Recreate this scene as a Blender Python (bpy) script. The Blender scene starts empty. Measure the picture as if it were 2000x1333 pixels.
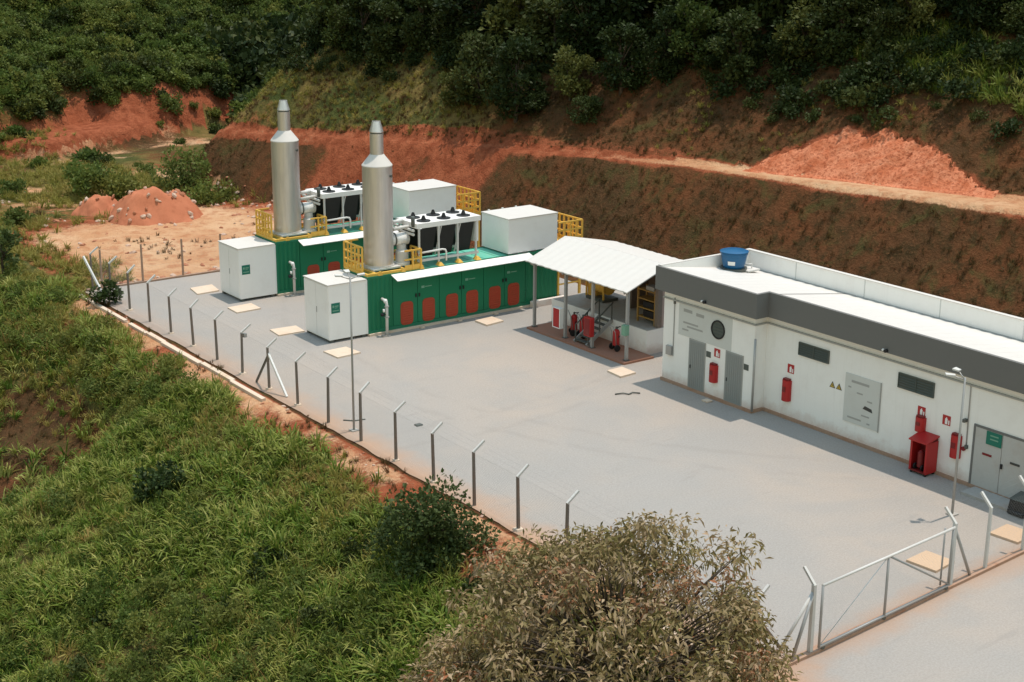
import bpy, bmesh, math, random
import numpy as np
from mathutils import Vector, Matrix

random.seed(7)
rng = np.random.default_rng(11)
R = math.radians
scene = bpy.context.scene
COL = scene.collection

# ------------------------------------------------------------------ camera
cam_d = bpy.data.cameras.new("camera")
cam = bpy.data.objects.new("camera", cam_d)
COL.objects.link(cam)
cam_d.sensor_fit = 'HORIZONTAL'
cam_d.sensor_width = 36.0
cam_d.lens = 2908.44 / 2000 * 36.0
cam_d.clip_start = 0.5
cam_d.clip_end = 3000
YAW, PITCH, ROLL = R(53.687), R(16.373), R(0.365)
fw = Vector((math.cos(YAW) * math.cos(PITCH), math.sin(YAW) * math.cos(PITCH), -math.sin(PITCH)))
rt = Vector((math.sin(YAW), -math.cos(YAW), 0.0))
up = rt.cross(fw)
rt2 = math.cos(ROLL) * rt + math.sin(ROLL) * up
up2 = -math.sin(ROLL) * rt + math.cos(ROLL) * up
M = Matrix((rt2, up2, -fw)).transposed().to_4x4()
M.translation = Vector((-36.395, -61.572, 20.718))
cam.matrix_world = M
scene.camera = cam

# ------------------------------------------------------------------ world, sun, exposure
SUN_EL = R(77.0)
world = bpy.data.worlds.new("World")
scene.world = world
world.use_nodes = True
wn = world.node_tree.nodes
sky = wn.new('ShaderNodeTexSky')
sky.sky_type = 'NISHITA'
sky.sun_disc = False
sky.sun_elevation = SUN_EL
sky.sun_rotation = R(90)
sky.air_density = 3.2
sky.dust_density = 0.8
sky.ozone_density = 1.6
wn['Background'].inputs['Strength'].default_value = 0.15
world.node_tree.links.new(sky.outputs['Color'], wn['Background'].inputs['Color'])
sun_d = bpy.data.lights.new("sun", 'SUN')
sun_d.energy = 3.0
sun_d.angle = R(0.6)
sun_d.color = (1.0, 0.89, 0.77)
sun = bpy.data.objects.new("sun", sun_d)
COL.objects.link(sun)
sun.rotation_euler = (0, math.pi / 2 - SUN_EL, 0)
scene.view_settings.view_transform = 'Standard'
scene.view_settings.look = 'None'
scene.view_settings.exposure = 0.12
scene.view_settings.gamma = 1.0
scene.view_settings.use_curve_mapping = False
scene.cycles.max_bounces = 6
scene.cycles.diffuse_bounces = 3
scene.cycles.glossy_bounces = 2
scene.cycles.transparent_max_bounces = 6

# ------------------------------------------------------------------ noise and terrain height
def _hash(ix, iy, s):
    n = (ix.astype(np.int64) * 374761393 + iy.astype(np.int64) * 668265263 + s * 974634757) & 0xFFFFFFFF
    n = ((n ^ (n >> 13)) * 1274126177) & 0xFFFFFFFF
    n = n ^ (n >> 16)
    return (n & 0xFFFF) / 65535.0

def vnoise(x, y, s=0):
    x = np.asarray(x, float); y = np.asarray(y, float)
    ix = np.floor(x); iy = np.floor(y)
    fx = x - ix; fy = y - iy
    fx = fx * fx * (3 - 2 * fx); fy = fy * fy * (3 - 2 * fy)
    a = _hash(ix, iy, s); b = _hash(ix + 1, iy, s); c = _hash(ix, iy + 1, s); d = _hash(ix + 1, iy + 1, s)
    return (a * (1 - fx) + b * fx) * (1 - fy) + (c * (1 - fx) + d * fx) * fy

def fbm(x, y, s=0, o=4):
    t = 0; a = 0.5; f = 1.0; n = 0
    for k in range(o):
        t = t + a * (vnoise(x * f + 17.3 * k, y * f - 9.1 * k, s + k) - 0.5) * 2
        n += a; a *= 0.5; f *= 2.03
    return t / n

def sstep(a, b, x):
    t = np.clip((x - a) / (b - a), 0, 1)
    return t * t * (3 - 2 * t)

TOE = np.array([(8.5, 52), (9.8, 45), (11.5, 35), (14.5, 20), (16.5, 8), (17.5, -5), (18.5, -20), (19.5, -40), (20.5, -70)], float)
BEN = np.array([(12.2, 52, 3.4), (13.1, 43.75, 4.0), (14, 39.5, 4.05), (15.9, 32, 4.6), (17.9, 24.3, 5.1), (19.3, 18.3, 5.4), (21.25, 9, 5.86),
                (22.3, 1, 6.27), (22.85, -4.6, 6.43), (23.5, -11.3, 6.63), (24.3, -20, 6.9), (25.2, -38, 7.3), (26.4, -70, 8.0)], float)
def ip(tab, col, y):
    return np.interp(-np.asarray(y, float), -tab[:, 1], tab[:, col])
def bench_w(y):
    return np.interp(-np.asarray(y, float), [-45, -20, -8, 0, 8, 16, 70], [0.35, 0.35, 0.45, 0.8, 1.9, 2.5, 2.8])

def slide_mask(x, y):
    """the raw landslide scar above the bench"""
    bx = ip(BEN, 0, y) + bench_w(y)
    hgt = (x - bx) * 0.84
    arch = np.interp(-y, [1.2, 2.2, 2.9, 4.4, 6.6, 8.2, 10.2, 12.4, 14.5, 16.5, 17.5], [-.8, 0.5, 1.3, 1.8, 2.5, 2.6, 2.3, 1.7, 1.1, 0.3, -.6])
    arch = arch + 0.30 * fbm(x * 0.8, y * 0.8, 91, 4)
    return sstep(-0.5, 0.7, arch - hgt) * sstep(-0.6, 0.0, hgt)

def height(x, y):
    x = np.asarray(x, float); y = np.asarray(y, float)
    tx = ip(TOE, 0, y); bx = ip(BEN, 0, y); bz = ip(BEN, 2, y); bw = bench_w(y)
    n1 = fbm(x * 0.16, y * 0.16, 3, 4); n2 = fbm(x * 0.7, y * 0.7, 5, 4)
    wob = 0.5 * fbm(y * 0.22, x * 0.05, 21, 3)
    # lower cut face with rills that run down it
    t = np.clip((x - tx - wob * 0.6) / np.maximum(bx - tx, 0.5), 0, 1)
    rill = fbm(y * 1.3 + x * 0.15, x * 0.22, 31, 4)
    e = t * bz + np.sin(np.pi * t) * (0.30 * rill + 0.35 * fbm(y * 0.35, x * 0.3, 33, 3))
    # bench then the upper slope
    upx = np.maximum(0, x - bx - bw - 0.25 * n2)
    steep = 0.84
    u = upx * steep
    u = np.where(u > 26, 26 + (u - 26) * 0.35, u)
    k = sstep(0.0, 1.5, upx)
    gul = fbm(y * 0.30 + x * 0.10, x * 0.06, 41, 4)
    e = e + u + k * (0.75 * gul + 0.30 * n2 + 0.22 * fbm(y * 1.1 + x * .4, x * 0.5, 43, 3))
    sl = slide_mask(x, y)
    e = e - sl * 0.10
    # the spur ends to the north
    e = np.maximum(0, e - np.maximum(0, y - 43.5 - 0.8 * n1) * np.interp(e, [0, 4, 12, 30], [0.55, 0.7, 0.75, 0.8]))
    # far hillside across the valley
    q = y - 66 - 0.22 * (x - 8) + 3.5 * n1
    far = np.maximum(0, q) * 0.55 + sstep(0, 2.5, q) * 1.6 + np.where(q > 0, 1.2 * n1 + 0.5 * n2, 0) * sstep(0, 5, q)
    # low red bank in front of it
    q2 = y - 60 - 0.5 * np.abs(x - 6) + 2.0 * fbm(x * 0.25, y * .1, 61, 3)
    far = np.maximum(far, 1.5 * sstep(0, 2.2, q2) * sstep(-14, -4, x) * (1 - sstep(16, 24, x)) + 0.15 * n2 * sstep(0, 2, q2))
    far = np.maximum(0, far)
    z = np.maximum(e, far)
    # ground beyond the back fence
    bk = sstep(16.9, 18.2, y)
    z = z + bk * (1 - sstep(0.1, 0.8, z)) * (-0.15 + 0.22 * n1 + 0.10 * n2)
    # embankment falling away to the west of the fence
    d = np.maximum(0, -8.75 - x)
    fade = 1 - 0.75 * sstep(13, 30, y)
    drop = (0.16 * np.minimum(d, 2.2) + 0.50 * np.maximum(0, d - 2.2)) * fade
    notch = sstep(-2.5, 0.8, y + 0.3 * n1 * 3) * (1 - sstep(7, 16, y)) * sstep(1.8, 6.0, d)
    drop = drop + 1.7 * notch
    drop = np.where(drop > 14, 14 + (drop - 14) * 0.2, drop)
    wst = sstep(0.2, 2.5, d)
    z = z - drop + wst * (0.45 * n1 + 0.22 * n2)
    # the level yard
    inyard = (x > -8.55) & (x < tx + 0.1) & (y < 17.0)
    z = np.where(inyard, -0.035, z)
    return z
#END_HEIGHT

# ------------------------------------------------------------------ materials
MATS = {}
def nodes(m):
    m.use_nodes = True
    nt = m.node_tree
    return nt, nt.nodes, nt.links, nt.nodes['Principled BSDF']

def mix(nt, fac, a, b, mode='MIX'):
    n = nt.nodes.new('ShaderNodeMix'); n.data_type = 'RGBA'; n.blend_type = mode
    for sock, v in ((n.inputs[0], fac), (n.inputs[6], a), (n.inputs[7], b)):
        if isinstance(v, (int, float)): sock.default_value = v
        elif isinstance(v, tuple): sock.default_value = v if len(v) == 4 else (*v, 1)
        else: nt.links.new(v, sock)
    return n.outputs[2]

def noise(nt, scale, detail=4, rough=0.55, vec=None, dist=0.0):
    n = nt.nodes.new('ShaderNodeTexNoise')
    n.inputs['Scale'].default_value = scale
    n.inputs['Detail'].default_value = detail
    n.inputs['Roughness'].default_value = rough
    n.inputs['Distortion'].default_value = dist
    if vec is not None: nt.links.new(vec, n.inputs['Vector'])
    return n.outputs['Fac']

def ramp(nt, fac, lo, hi):
    n = nt.nodes.new('ShaderNodeMapRange')
    n.interpolation_type = 'SMOOTHSTEP'
    n.inputs['From Min'].default_value = lo; n.inputs['From Max'].default_value = hi
    nt.links.new(fac, n.inputs['Value'])
    return n.outputs['Result']

def math_(nt, op, a, b=None):
    n = nt.nodes.new('ShaderNodeMath'); n.operation = op
    for i, v in enumerate((a, b)):
        if v is None: continue
        if isinstance(v, (int, float)): n.inputs[i].default_value = v
        else: nt.links.new(v, n.inputs[i])
    return n.outputs[0]

def bump(nt, h, strength, dist=0.05):
    b = nt.nodes.new('ShaderNodeBump')
    b.inputs['Strength'].default_value = strength; b.inputs['Distance'].default_value = dist
    nt.links.new(h, b.inputs['Height'])
    nt.links.new(b.outputs['Normal'], nt.nodes['Principled BSDF'].inputs['Normal'])

def wpos(nt):
    return nt.nodes.new('ShaderNodeNewGeometry').outputs['Position']

def paint(name, col, rough=0.55, metal=0.0, dirt=0.12, dirt_col=(0.32, 0.20, 0.13), scale=1.6, spec=0.4):
    """painted or plain surface with faint grime"""
    m = bpy.data.materials.new(name)
    nt, N, L, P = nodes(m)
    p = wpos(nt)
    a = noise(nt, scale, 5, 0.6, p)
    b = noise(nt, scale * 7, 3, 0.6, p)
    f = math_(nt, 'MULTIPLY', ramp(nt, a, 0.45, 0.8), dirt * 2.2)
    c = mix(nt, f, col, dirt_col)
    c = mix(nt, math_(nt, 'MULTIPLY', ramp(nt, b, 0.35, 0.75), dirt), c, tuple(v * 0.6 for v in col))
    L.new(c, P.inputs['Base Color'])
    P.inputs['Roughness'].default_value = rough
    P.inputs['Metallic'].default_value = metal
    P.inputs['Specular IOR Level'].default_value = spec
    MATS[name] = m
    return m

paint('white_wall', (0.88, 0.865, 0.83), 0.8, dirt=0.03)
paint('white_steel', (0.88, 0.86, 0.83), 0.45, dirt=0.035)
paint('white_roof', (0.66, 0.63, 0.59), 0.55, dirt=0.06, dirt_col=(0.6, 0.48, 0.40), scale=0.5)
paint('white_plastic', (0.82, 0.82, 0.80), 0.4, dirt=0.04)
paint('pipe_white', (0.72, 0.72, 0.70), 0.4, dirt=0.06)
paint('green_steel', (0.004, 0.165, 0.075), 0.5, dirt=0.03, dirt_col=(0.02, 0.10, 0.06))
paint('green_roof_skylit', (0.13, 0.50, 0.37), 0.5, dirt=0.2, dirt_col=(0.30, 0.42, 0.34))  # container green lightened, sky reflection painted into the roof colour
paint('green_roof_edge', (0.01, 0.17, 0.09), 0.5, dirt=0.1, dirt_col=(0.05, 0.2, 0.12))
paint('green_sign', (0.005, 0.16, 0.11), 0.5, dirt=0.02)
paint('mint', (0.18, 0.36, 0.26), 0.5, dirt=0.05)
paint('red_vent', (0.40, 0.055, 0.022), 0.7, dirt=0.14, dirt_col=(0.14, 0.09, 0.03), scale=3)
paint('red_paint', (0.42, 0.018, 0.018), 0.4, dirt=0.05, dirt_col=(0.2, .03, .03))
paint('red_dark', (0.20, 0.012, 0.014), 0.5, dirt=0.1)
paint('yellow_steel', (0.80, 0.47, 0.085), 0.5, dirt=0.10, dirt_col=(0.45, 0.22, 0.05), scale=3)
paint('black', (0.012, 0.012, 0.013), 0.5, dirt=0.02, dirt_col=(.05, .05, .05))
paint('coil', (0.016, 0.017, 0.016), 0.7, dirt=0.1, dirt_col=(0.05, 0.04, 0.03), scale=4)
paint('galv', (0.38, 0.38, 0.37), 0.45, metal=0.3, dirt=0.10, dirt_col=(0.30, 0.24, 0.19))
paint('galv_light', (0.62, 0.61, 0.58), 0.5, dirt=0.10, dirt_col=(0.42, 0.33, 0.26))
paint('fascia', (0.16, 0.158, 0.15), 0.8, dirt=0.06, dirt_col=(0.2, 0.18, 0.16), scale=0.8)
paint('door_grey', (0.27, 0.285, 0.275), 0.55, dirt=0.06)
paint('door_pale', (0.48, 0.48, 0.46), 0.55, dirt=0.10)
paint('louvre', (0.085, 0.10, 0.088), 0.6, dirt=0.05)
paint('sign_grey', (0.60, 0.61, 0.58), 0.6, dirt=0.04)
paint('ink_grey', (0.36, 0.36, 0.34), 0.7, dirt=0.02)
paint('ink_dark', (0.06, 0.06, 0.055), 0.7, dirt=0.02)
paint('blue_tank', (0.006, 0.10, 0.24), 0.35, dirt=0.05, dirt_col=(0.08, .15, .2))
paint('amber', (0.60, 0.40, 0.05), 0.6, dirt=0.05)
paint('concrete', (0.42, 0.40, 0.37), 0.9, dirt=0.25, dirt_col=(0.40, 0.24, 0.15), scale=1.1)
paint('concrete_pale', (0.68, 0.55, 0.43), 0.9, dirt=0.18, dirt_col=(0.62, 0.36, 0.20), scale=1.3)
paint('concrete_post', (0.20, 0.17, 0.145), 0.9, dirt=0.25, dirt_col=(0.30, 0.15, 0.08), scale=1.5)
paint('concrete_rust', (0.42, 0.27, 0.19), 0.9, dirt=0.35, dirt_col=(0.36, 0.15, 0.07), scale=1.2)
paint('orange_slab', (0.60, 0.42, 0.28), 0.9, dirt=0.2, dirt_col=(0.55, 0.40, 0.30), scale=2)
paint('slab_red', (0.36, 0.17, 0.11), 0.85, dirt=0.15, dirt_col=(0.28, 0.22, 0.18))
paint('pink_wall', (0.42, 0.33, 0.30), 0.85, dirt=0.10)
paint('shaded_wall', (0.17, 0.13, 0.11), 0.85, dirt=0.15)  # plaster darkened, the room's inner shade is in the colour
paint('dark_steel', (0.10, 0.11, 0.10), 0.5, metal=0.2, dirt=0.1)
paint('mound_earth', (0.50, 0.185, 0.10), 0.95, dirt=0.22, dirt_col=(0.30, 0.09, 0.045), scale=2.2, spec=0.05)
paint('rock_pale', (0.60, 0.44, 0.34), 0.9, dirt=0.3, dirt_col=(0.45, 0.18, 0.10), scale=3)
paint('rock_red', (0.42, 0.17, 0.09), 0.9, dirt=0.3, dirt_col=(0.5, 0.3, 0.2), scale=3)
paint('bark', (0.07, 0.055, 0.04), 0.9, dirt=0.2, scale=4)

def weathered_wall():
    m = MATS['white_wall']; nt = m.node_tree; P = nt.nodes['Principled BSDF']
    p = wpos(nt)
    old = P.inputs['Base Color'].links[0].from_socket
    mp = nt.nodes.new('ShaderNodeMapping'); mp.inputs['Scale'].default_value = (1.0, 2.2, 0.10); nt.links.new(p, mp.inputs['Vector'])
    st = noise(nt, 2.0, 5, 0.7, mp.outputs[0])
    c = mix(nt, math_(nt, 'MULTIPLY', ramp(nt, st, 0.52, 0.75), 0.13), old, (0.50, 0.47, 0.42))
    sep = nt.nodes.new('ShaderNodeSeparateXYZ'); nt.links.new(p, sep.inputs[0])
    bl = noise(nt, 1.6, 5, 0.7, p)
    zz = math_(nt, 'ADD', sep.outputs[2], math_(nt, 'MULTIPLY', bl, -0.9))
    n = nt.nodes.new('ShaderNodeMapRange'); n.inputs['From Min'].default_value = -0.35; n.inputs['From Max'].default_value = 0.12
    n.inputs['To Min'].default_value = 0.55; n.inputs['To Max'].default_value = 0.0
    nt.links.new(zz, n.inputs['Value'])
    c = mix(nt, n.outputs[0], c, (0.55, 0.36, 0.27))
    nt.links.new(c, P.inputs['Base Color'])
weathered_wall()
paint('shaded_yellow', (0.34, 0.20, 0.05), 0.6, dirt=0.2)  # rack yellow darkened to paint in the shade under the shelter roof

def stainless():
    m = bpy.data.materials.new('stainless')
    nt, N, L, P = nodes(m)
    p = wpos(nt)
    mp = nt.nodes.new('ShaderNodeMapping'); mp.inputs['Scale'].default_value = (1, 1, 0.12)
    L.new(p, mp.inputs['Vector'])
    a = noise(nt, 3.0, 4, 0.6, mp.outputs[0])
    L.new(mix(nt, ramp(nt, a, 0.3, 0.75), (0.78, 0.755, 0.74), (0.60, 0.575, 0.56)), P.inputs['Base Color'])
    P.inputs['Metallic'].default_value = 0.8
    r = nt.nodes.new('ShaderNodeMapRange'); r.inputs['To Min'].default_value = 0.36; r.inputs['To Max'].default_value = 0.52
    L.new(a, r.inputs['Value']); L.new(r.outputs[0], P.inputs['Roughness'])
    MATS['stainless'] = m
stainless()

def gravel():
    m = bpy.data.materials.new('gravel')
    nt, N, L, P = nodes(m)
    p = wpos(nt)
    sep = nt.nodes.new('ShaderNodeSeparateXYZ'); L.new(p, sep.inputs[0])
    big = noise(nt, 0.07, 4, 0.55, p, 0.6)
    med = noise(nt, 0.55, 5, 0.6, p)
    fine = noise(nt, 14.0, 3, 0.7, p)
    pebble = noise(nt, 38.0, 2, 0.6, p)
    c = mix(nt, ramp(nt, big, 0.35, 0.66), (0.338, 0.318, 0.296), (0.41, 0.338, 0.278))
    mid = noise(nt, 0.2, 5, 0.6, p, 0.8)
    c = mix(nt, math_(nt, 'MULTIPLY', ramp(nt, mid, 0.42, 0.62), 0.5), c, (0.30, 0.292, 0.278))
    c = mix(nt, math_(nt, 'MULTIPLY', ramp(nt, med, 0.45, 0.8), 0.45), c, (0.32, 0.298, 0.270))
    c = mix(nt, ramp(nt, fine, 0.25, 0.8), mix(nt, 0.35, c, (0.30, 0.28, 0.26)), mix(nt, 0.30, c, (0.55, 0.515, 0.48)))
    c = mix(nt, math_(nt, 'MULTIPLY', ramp(nt, pebble, 0.55, 0.75), 0.25), c, (0.24, 0.22, 0.21))
    # stretched tyre and rake marks
    mp = nt.nodes.new('ShaderNodeMapping'); mp.inputs['Rotation'].default_value = (0, 0, R(24)); mp.inputs['Scale'].default_value = (0.35, 1.7, 1)
    L.new(p, mp.inputs['Vector'])
    st = noise(nt, 0.9, 4, 0.7, mp.outputs[0], 0.4)
    c = mix(nt, math_(nt, 'MULTIPLY', ramp(nt, st, 0.58, 0.74), 0.4), c, (0.29, 0.27, 0.25))
    # faint tyre arcs outside the gate and across the yard
    for cx_, cy_, r_ in ((9.0, -50.0, 12.2), (9.0, -50.0, 10.6), (-3.0, 20.0, 33.0), (-3.0, 20.0, 34.7), (24.0, -6.0, 26.5), (24.0, -6.0, 28.2)):
        cb = nt.nodes.new('ShaderNodeCombineXYZ'); cb.inputs[0].default_value = cx_; cb.inputs[1].default_value = cy_
        vm = nt.nodes.new('ShaderNodeVectorMath'); vm.operation = 'DISTANCE'; L.new(p, vm.inputs[0]); L.new(cb.outputs[0], vm.inputs[1])
        dd = math_(nt, 'ABSOLUTE', math_(nt, 'SUBTRACT', math_(nt, 'ADD', vm.outputs['Value'], math_(nt, 'MULTIPLY', mid, 1.5)), r_ + 0.75))
        k_ = nt.nodes.new('ShaderNodeMapRange'); k_.inputs['From Min'].default_value = 0.06; k_.inputs['From Max'].default_value = 0.28
        k_.inputs['To Min'].default_value = 0.13; k_.inputs['To Max'].default_value = 0.0; L.new(dd, k_.inputs['Value'])
        c = mix(nt, math_(nt, 'MULTIPLY', k_.outputs[0], ramp(nt, med, 0.38, 0.6)), c, (0.21, 0.195, 0.18))
    # red earth washed in along the west and south edges
    def edge(axis, at, w):
        d = math_(nt, 'SUBTRACT', sep.outputs[axis], at)
        d = math_(nt, 'ADD', d, math_(nt, 'MULTIPLY', math_(nt, 'SUBTRACT', med, 0.5), 2.2))
        n = nt.nodes.new('ShaderNodeMapRange'); n.inputs['From Min'].default_value = 0; n.inputs['From Max'].default_value = w
        n.inputs['To Min'].default_value = 1; n.inputs['To Max'].default_value = 0
        L.new(d, n.inputs['Value'])
        return n.outputs[0]
    e1 = edge(0, -8.25, 1.5)
    south = nt.nodes.new('ShaderNodeMapRange'); south.inputs['From Min'].default_value = 10; south.inputs['From Max'].default_value = -16
    south.inputs['To Min'].default_value = 0.45; south.inputs['To Max'].default_value = 1
    L.new(sep.outputs[1], south.inputs['Value'])
    c = mix(nt, math_(nt, 'MULTIPLY', math_(nt, 'MULTIPLY', e1, south.outputs[0]), 0.7), c, (0.50, 0.28, 0.16))
    # soil spilt round the gate beam
    g2 = nt.nodes.new('ShaderNodeMath'); g2.operation = 'MULTIPLY_ADD'; g2.inputs[1].default_value = 0.069; g2.inputs[2].default_value = -35.15
    L.new(sep.outputs[0], g2.inputs[0])
    gd = math_(nt, 'ABSOLUTE', math_(nt, 'SUBTRACT', sep.outputs[1], g2.outputs[0]))
    gf = nt.nodes.new('ShaderNodeMapRange'); gf.inputs['From Min'].default_value = 0.1; gf.inputs['From Max'].default_value = 0.9
    gf.inputs['To Min'].default_value = 0.42; gf.inputs['To Max'].default_value = 0
    L.new(math_(nt, 'ADD', gd, math_(nt, 'MULTIPLY', math_(nt, 'SUBTRACT', med, 0.55), 1.6)), gf.inputs['Value'])
    c = mix(nt, gf.outputs[0], c, (0.46, 0.26, 0.15))
    L.new(c, P.inputs['Base Color'])
    P.inputs['Roughness'].default_value = 0.95
    P.inputs['Specular IOR Level'].default_value = 0.1
    h = math_(nt, 'ADD', math_(nt, 'MULTIPLY', fine, 0.6), math_(nt, 'ADD', pebble, math_(nt, 'MULTIPLY', med, 1.5)))
    bump(nt, h, 0.5, 0.03)
    MATS['gravel'] = m
gravel()

def terrain_mat():
    m = bpy.data.materials.new('earth')
    nt, N, L, P = nodes(m)
    p = wpos(nt)
    at = nt.nodes.new('ShaderNodeAttribute'); at.attribute_name = 'zone'
    sep = nt.nodes.new('ShaderNodeSeparateColor'); L.new(at.outputs['Color'], sep.inputs[0])
    big = noise(nt, 0.22, 5, 0.6, p, 0.5)
    med = noise(nt, 1.3, 5, 0.62, p, 0.3)
    fine = noise(nt, 7.0, 4, 0.65, p)
    grit = noise(nt, 26.0, 3, 0.6, p)
    red = mix(nt, ramp(nt, med, 0.3, 0.7), (0.25, 0.066, 0.030), (0.42, 0.130, 0.063))
    red = mix(nt, math_(nt, 'MULTIPLY', ramp(nt, fine, 0.46, 0.75), 0.6), red, (0.17, 0.06, 0.03))
    sand = mix(nt, ramp(nt, big, 0.35, 0.65), (0.70, 0.44, 0.26), (0.60, 0.32, 0.17))
    sand = mix(nt, math_(nt, 'MULTIPLY', ramp(nt, med, 0.46, 0.66), 0.75), sand, (0.50, 0.22, 0.11))
    sand = mix(nt, math_(nt, 'MULTIPLY', ramp(nt, fine, 0.62, 0.8), 0.5), sand, (0.78, 0.60, 0.43))
    brown = mix(nt, ramp(nt, big, 0.35, 0.68), (0.100, 0.054, 0.026), (0.165, 0.064, 0.028))
    brown = mix(nt, ramp(nt, med, 0.42, 0.72), brown, (0.062, 0.042, 0.019))
    mos = noise(nt, 0.5, 5, 0.65, p, 0.6)
    brown = mix(nt, math_(nt, 'MULTIPLY', ramp(nt, mos, 0.5, 0.68), 0.75), brown, (0.085, 0.078, 0.028))
    brown = mix(nt, math_(nt, 'MULTIPLY', ramp(nt, fine, 0.52, 0.78), 0.8), brown, (0.22, 0.10, 0.045))
    green = mix(nt, ramp(nt, med, 0.3, 0.7), (0.050, 0.070, 0.020), (0.11, 0.11, 0.034))
    green = mix(nt, math_(nt, 'MULTIPLY', ramp(nt, fine, 0.5, 0.8), 0.5), green, (0.16, 0.13, 0.05))
    olive = mix(nt, ramp(nt, med, 0.3, 0.7), (0.15, 0.115, 0.038), (0.22, 0.155, 0.055))
    green = mix(nt, ramp(nt, big, 0.40, 0.60), green, olive)
    def sel(ch, w=0.9):
        v = math_(nt, 'ADD', sep.outputs[ch], math_(nt, 'MULTIPLY', math_(nt, 'SUBTRACT', math_(nt, 'MULTIPLY', math_(nt, 'ADD', med, fine), 0.5), 0.5), w))
        return ramp(nt, v, 0.36, 0.64)
    c = mix(nt, sel(2), brown, green)
    c = mix(nt, sel(0), c, red)
    c = mix(nt, sel(1), c, sand)
    L.new(c, P.inputs['Base Color'])
    P.inputs['Roughness'].default_value = 0.95
    P.inputs['Specular IOR Level'].default_value = 0.05
    h = math_(nt, 'ADD', math_(nt, 'MULTIPLY', med, 2.0), math_(nt, 'ADD', fine, math_(nt, 'MULTIPLY', grit, 0.4)))
    bump(nt, h, 0.9, 0.16)
    MATS['earth'] = m
terrain_mat()

def slip_mat():
    m = bpy.data.materials.new('slip_earth')
    nt, N, L, P = nodes(m)
    p = wpos(nt)
    a = noise(nt, 1.1, 5, 0.65, p, 0.5); b = noise(nt, 6.0, 4, 0.65, p)
    c = mix(nt, ramp(nt, a, 0.3, 0.7), (0.50, 0.15, 0.07), (0.68, 0.27, 0.15))
    c = mix(nt, math_(nt, 'MULTIPLY', ramp(nt, b, 0.46, 0.66), 0.8), c, (0.28, 0.065, 0.028))
    c = mix(nt, math_(nt, 'MULTIPLY', ramp(nt, b, 0.62, 0.8), 0.5), c, (0.78, 0.45, 0.30))
    L.new(c, P.inputs['Base Color']); P.inputs['Roughness'].default_value = 0.95; P.inputs['Specular IOR Level'].default_value = 0.05
    bump(nt, b, 0.8, 0.12)
    MATS['slip_earth'] = m
slip_mat()

def leaf_mat(name, cols, transl=0.25, rough=0.55, attr=False):
    """foliage: colour varies leaf by leaf or clump by clump"""
    m = bpy.data.materials.new(name)
    nt, N, L, P = nodes(m)
    oi = nt.nodes.new('ShaderNodeObjectInfo')
    p = wpos(nt)
    if attr:
        a = nt.nodes.new('ShaderNodeAttribute'); a.attribute_name = 'tint'
        f = a.outputs['Fac']
    else:
        f = math_(nt, 'FRACT', math_(nt, 'ADD', oi.outputs['Random'], math_(nt, 'MULTIPLY', noise(nt, 2.2, 2, 0.5, p), 0.55)))
    cr = nt.nodes.new('ShaderNodeValToRGB')
    while len(cr.color_ramp.elements) < len(cols): cr.color_ramp.elements.new(0.5)
    for i, c in enumerate(cols):
        cr.color_ramp.elements[i].position = i / (len(cols) - 1)
        cr.color_ramp.elements[i].color = (*c, 1)
    L.new(f, cr.inputs[0])
    big = noise(nt, 0.35, 3, 0.5, p)
    c = mix(nt, math_(nt, 'MULTIPLY', ramp(nt, big, 0.4, 0.7), 0.4), cr.outputs[0], tuple(v * 0.55 for v in cols[len(cols) // 2]))
    L.new(c, P.inputs['Base Color'])
    P.inputs['Roughness'].default_value = rough
    P.inputs['Specular IOR Level'].default_value = 0.14
    tr = nt.nodes.new('ShaderNodeBsdfTranslucent')
    L.new(c, tr.inputs['Color'])
    ms = nt.nodes.new('ShaderNodeMixShader'); ms.inputs[0].default_value = transl
    out = nt.nodes['Material Output']
    L.new(P.outputs[0], ms.inputs[1]); L.new(tr.outputs[0], ms.inputs[2]); L.new(ms.outputs[0], out.inputs['Surface'])
    MATS[name] = m
leaf_mat('grass_green', [(0.065, 0.120, 0.016), (0.125, 0.195, 0.027), (0.23, 0.275, 0.050), (0.38, 0.37, 0.11), (0.15, 0.215, 0.030)], 0.30, 0.5)
leaf_mat('grass_olive', [(0.17, 0.185, 0.032), (0.28, 0.255, 0.055), (0.38, 0.31, 0.085), (0.21, 0.195, 0.042)], 0.32)
leaf_mat('grass_gold', [(0.30, 0.22, 0.065), (0.42, 0.30, 0.10), (0.34, 0.21, 0.075), (0.24, 0.20, 0.055)], 0.32)
leaf_mat('grass_dry', [(0.135, 0.078, 0.034), (0.105, 0.080, 0.030), (0.17, 0.085, 0.038), (0.085, 0.072, 0.027)], 0.35)
leaf_mat('leaf_forest', [(0.018, 0.032, 0.010), (0.032, 0.052, 0.015), (0.055, 0.075, 0.020), (0.025, 0.042, 0.013)], 0.2)
leaf_mat('leaf_bright', [(0.085, 0.130, 0.026), (0.155, 0.195, 0.042), (0.22, 0.225, 0.055), (0.11, 0.15, 0.034)], 0.35)
leaf_mat('leaf_far', [(0.070, 0.112, 0.024), (0.122, 0.172, 0.038), (0.17, 0.205, 0.052), (0.09, 0.13, 0.03)], 0.35)
leaf_mat('leaf_tree', [(0.045, 0.075, 0.018), (0.085, 0.115, 0.028), (0.125, 0.135, 0.036), (0.06, 0.085, 0.022)], 0.25)
leaf_mat('leaf_mixed', [(0.020, 0.036, 0.011), (0.045, 0.066, 0.018), (0.080, 0.095, 0.026), (0.030, 0.048, 0.014)], 0.2)
leaf_mat('leaf_dark', [(0.030, 0.055, 0.016), (0.055, 0.088, 0.026), (0.095, 0.125, 0.040), (0.040, 0.068, 0.020)], 0.25)
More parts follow.
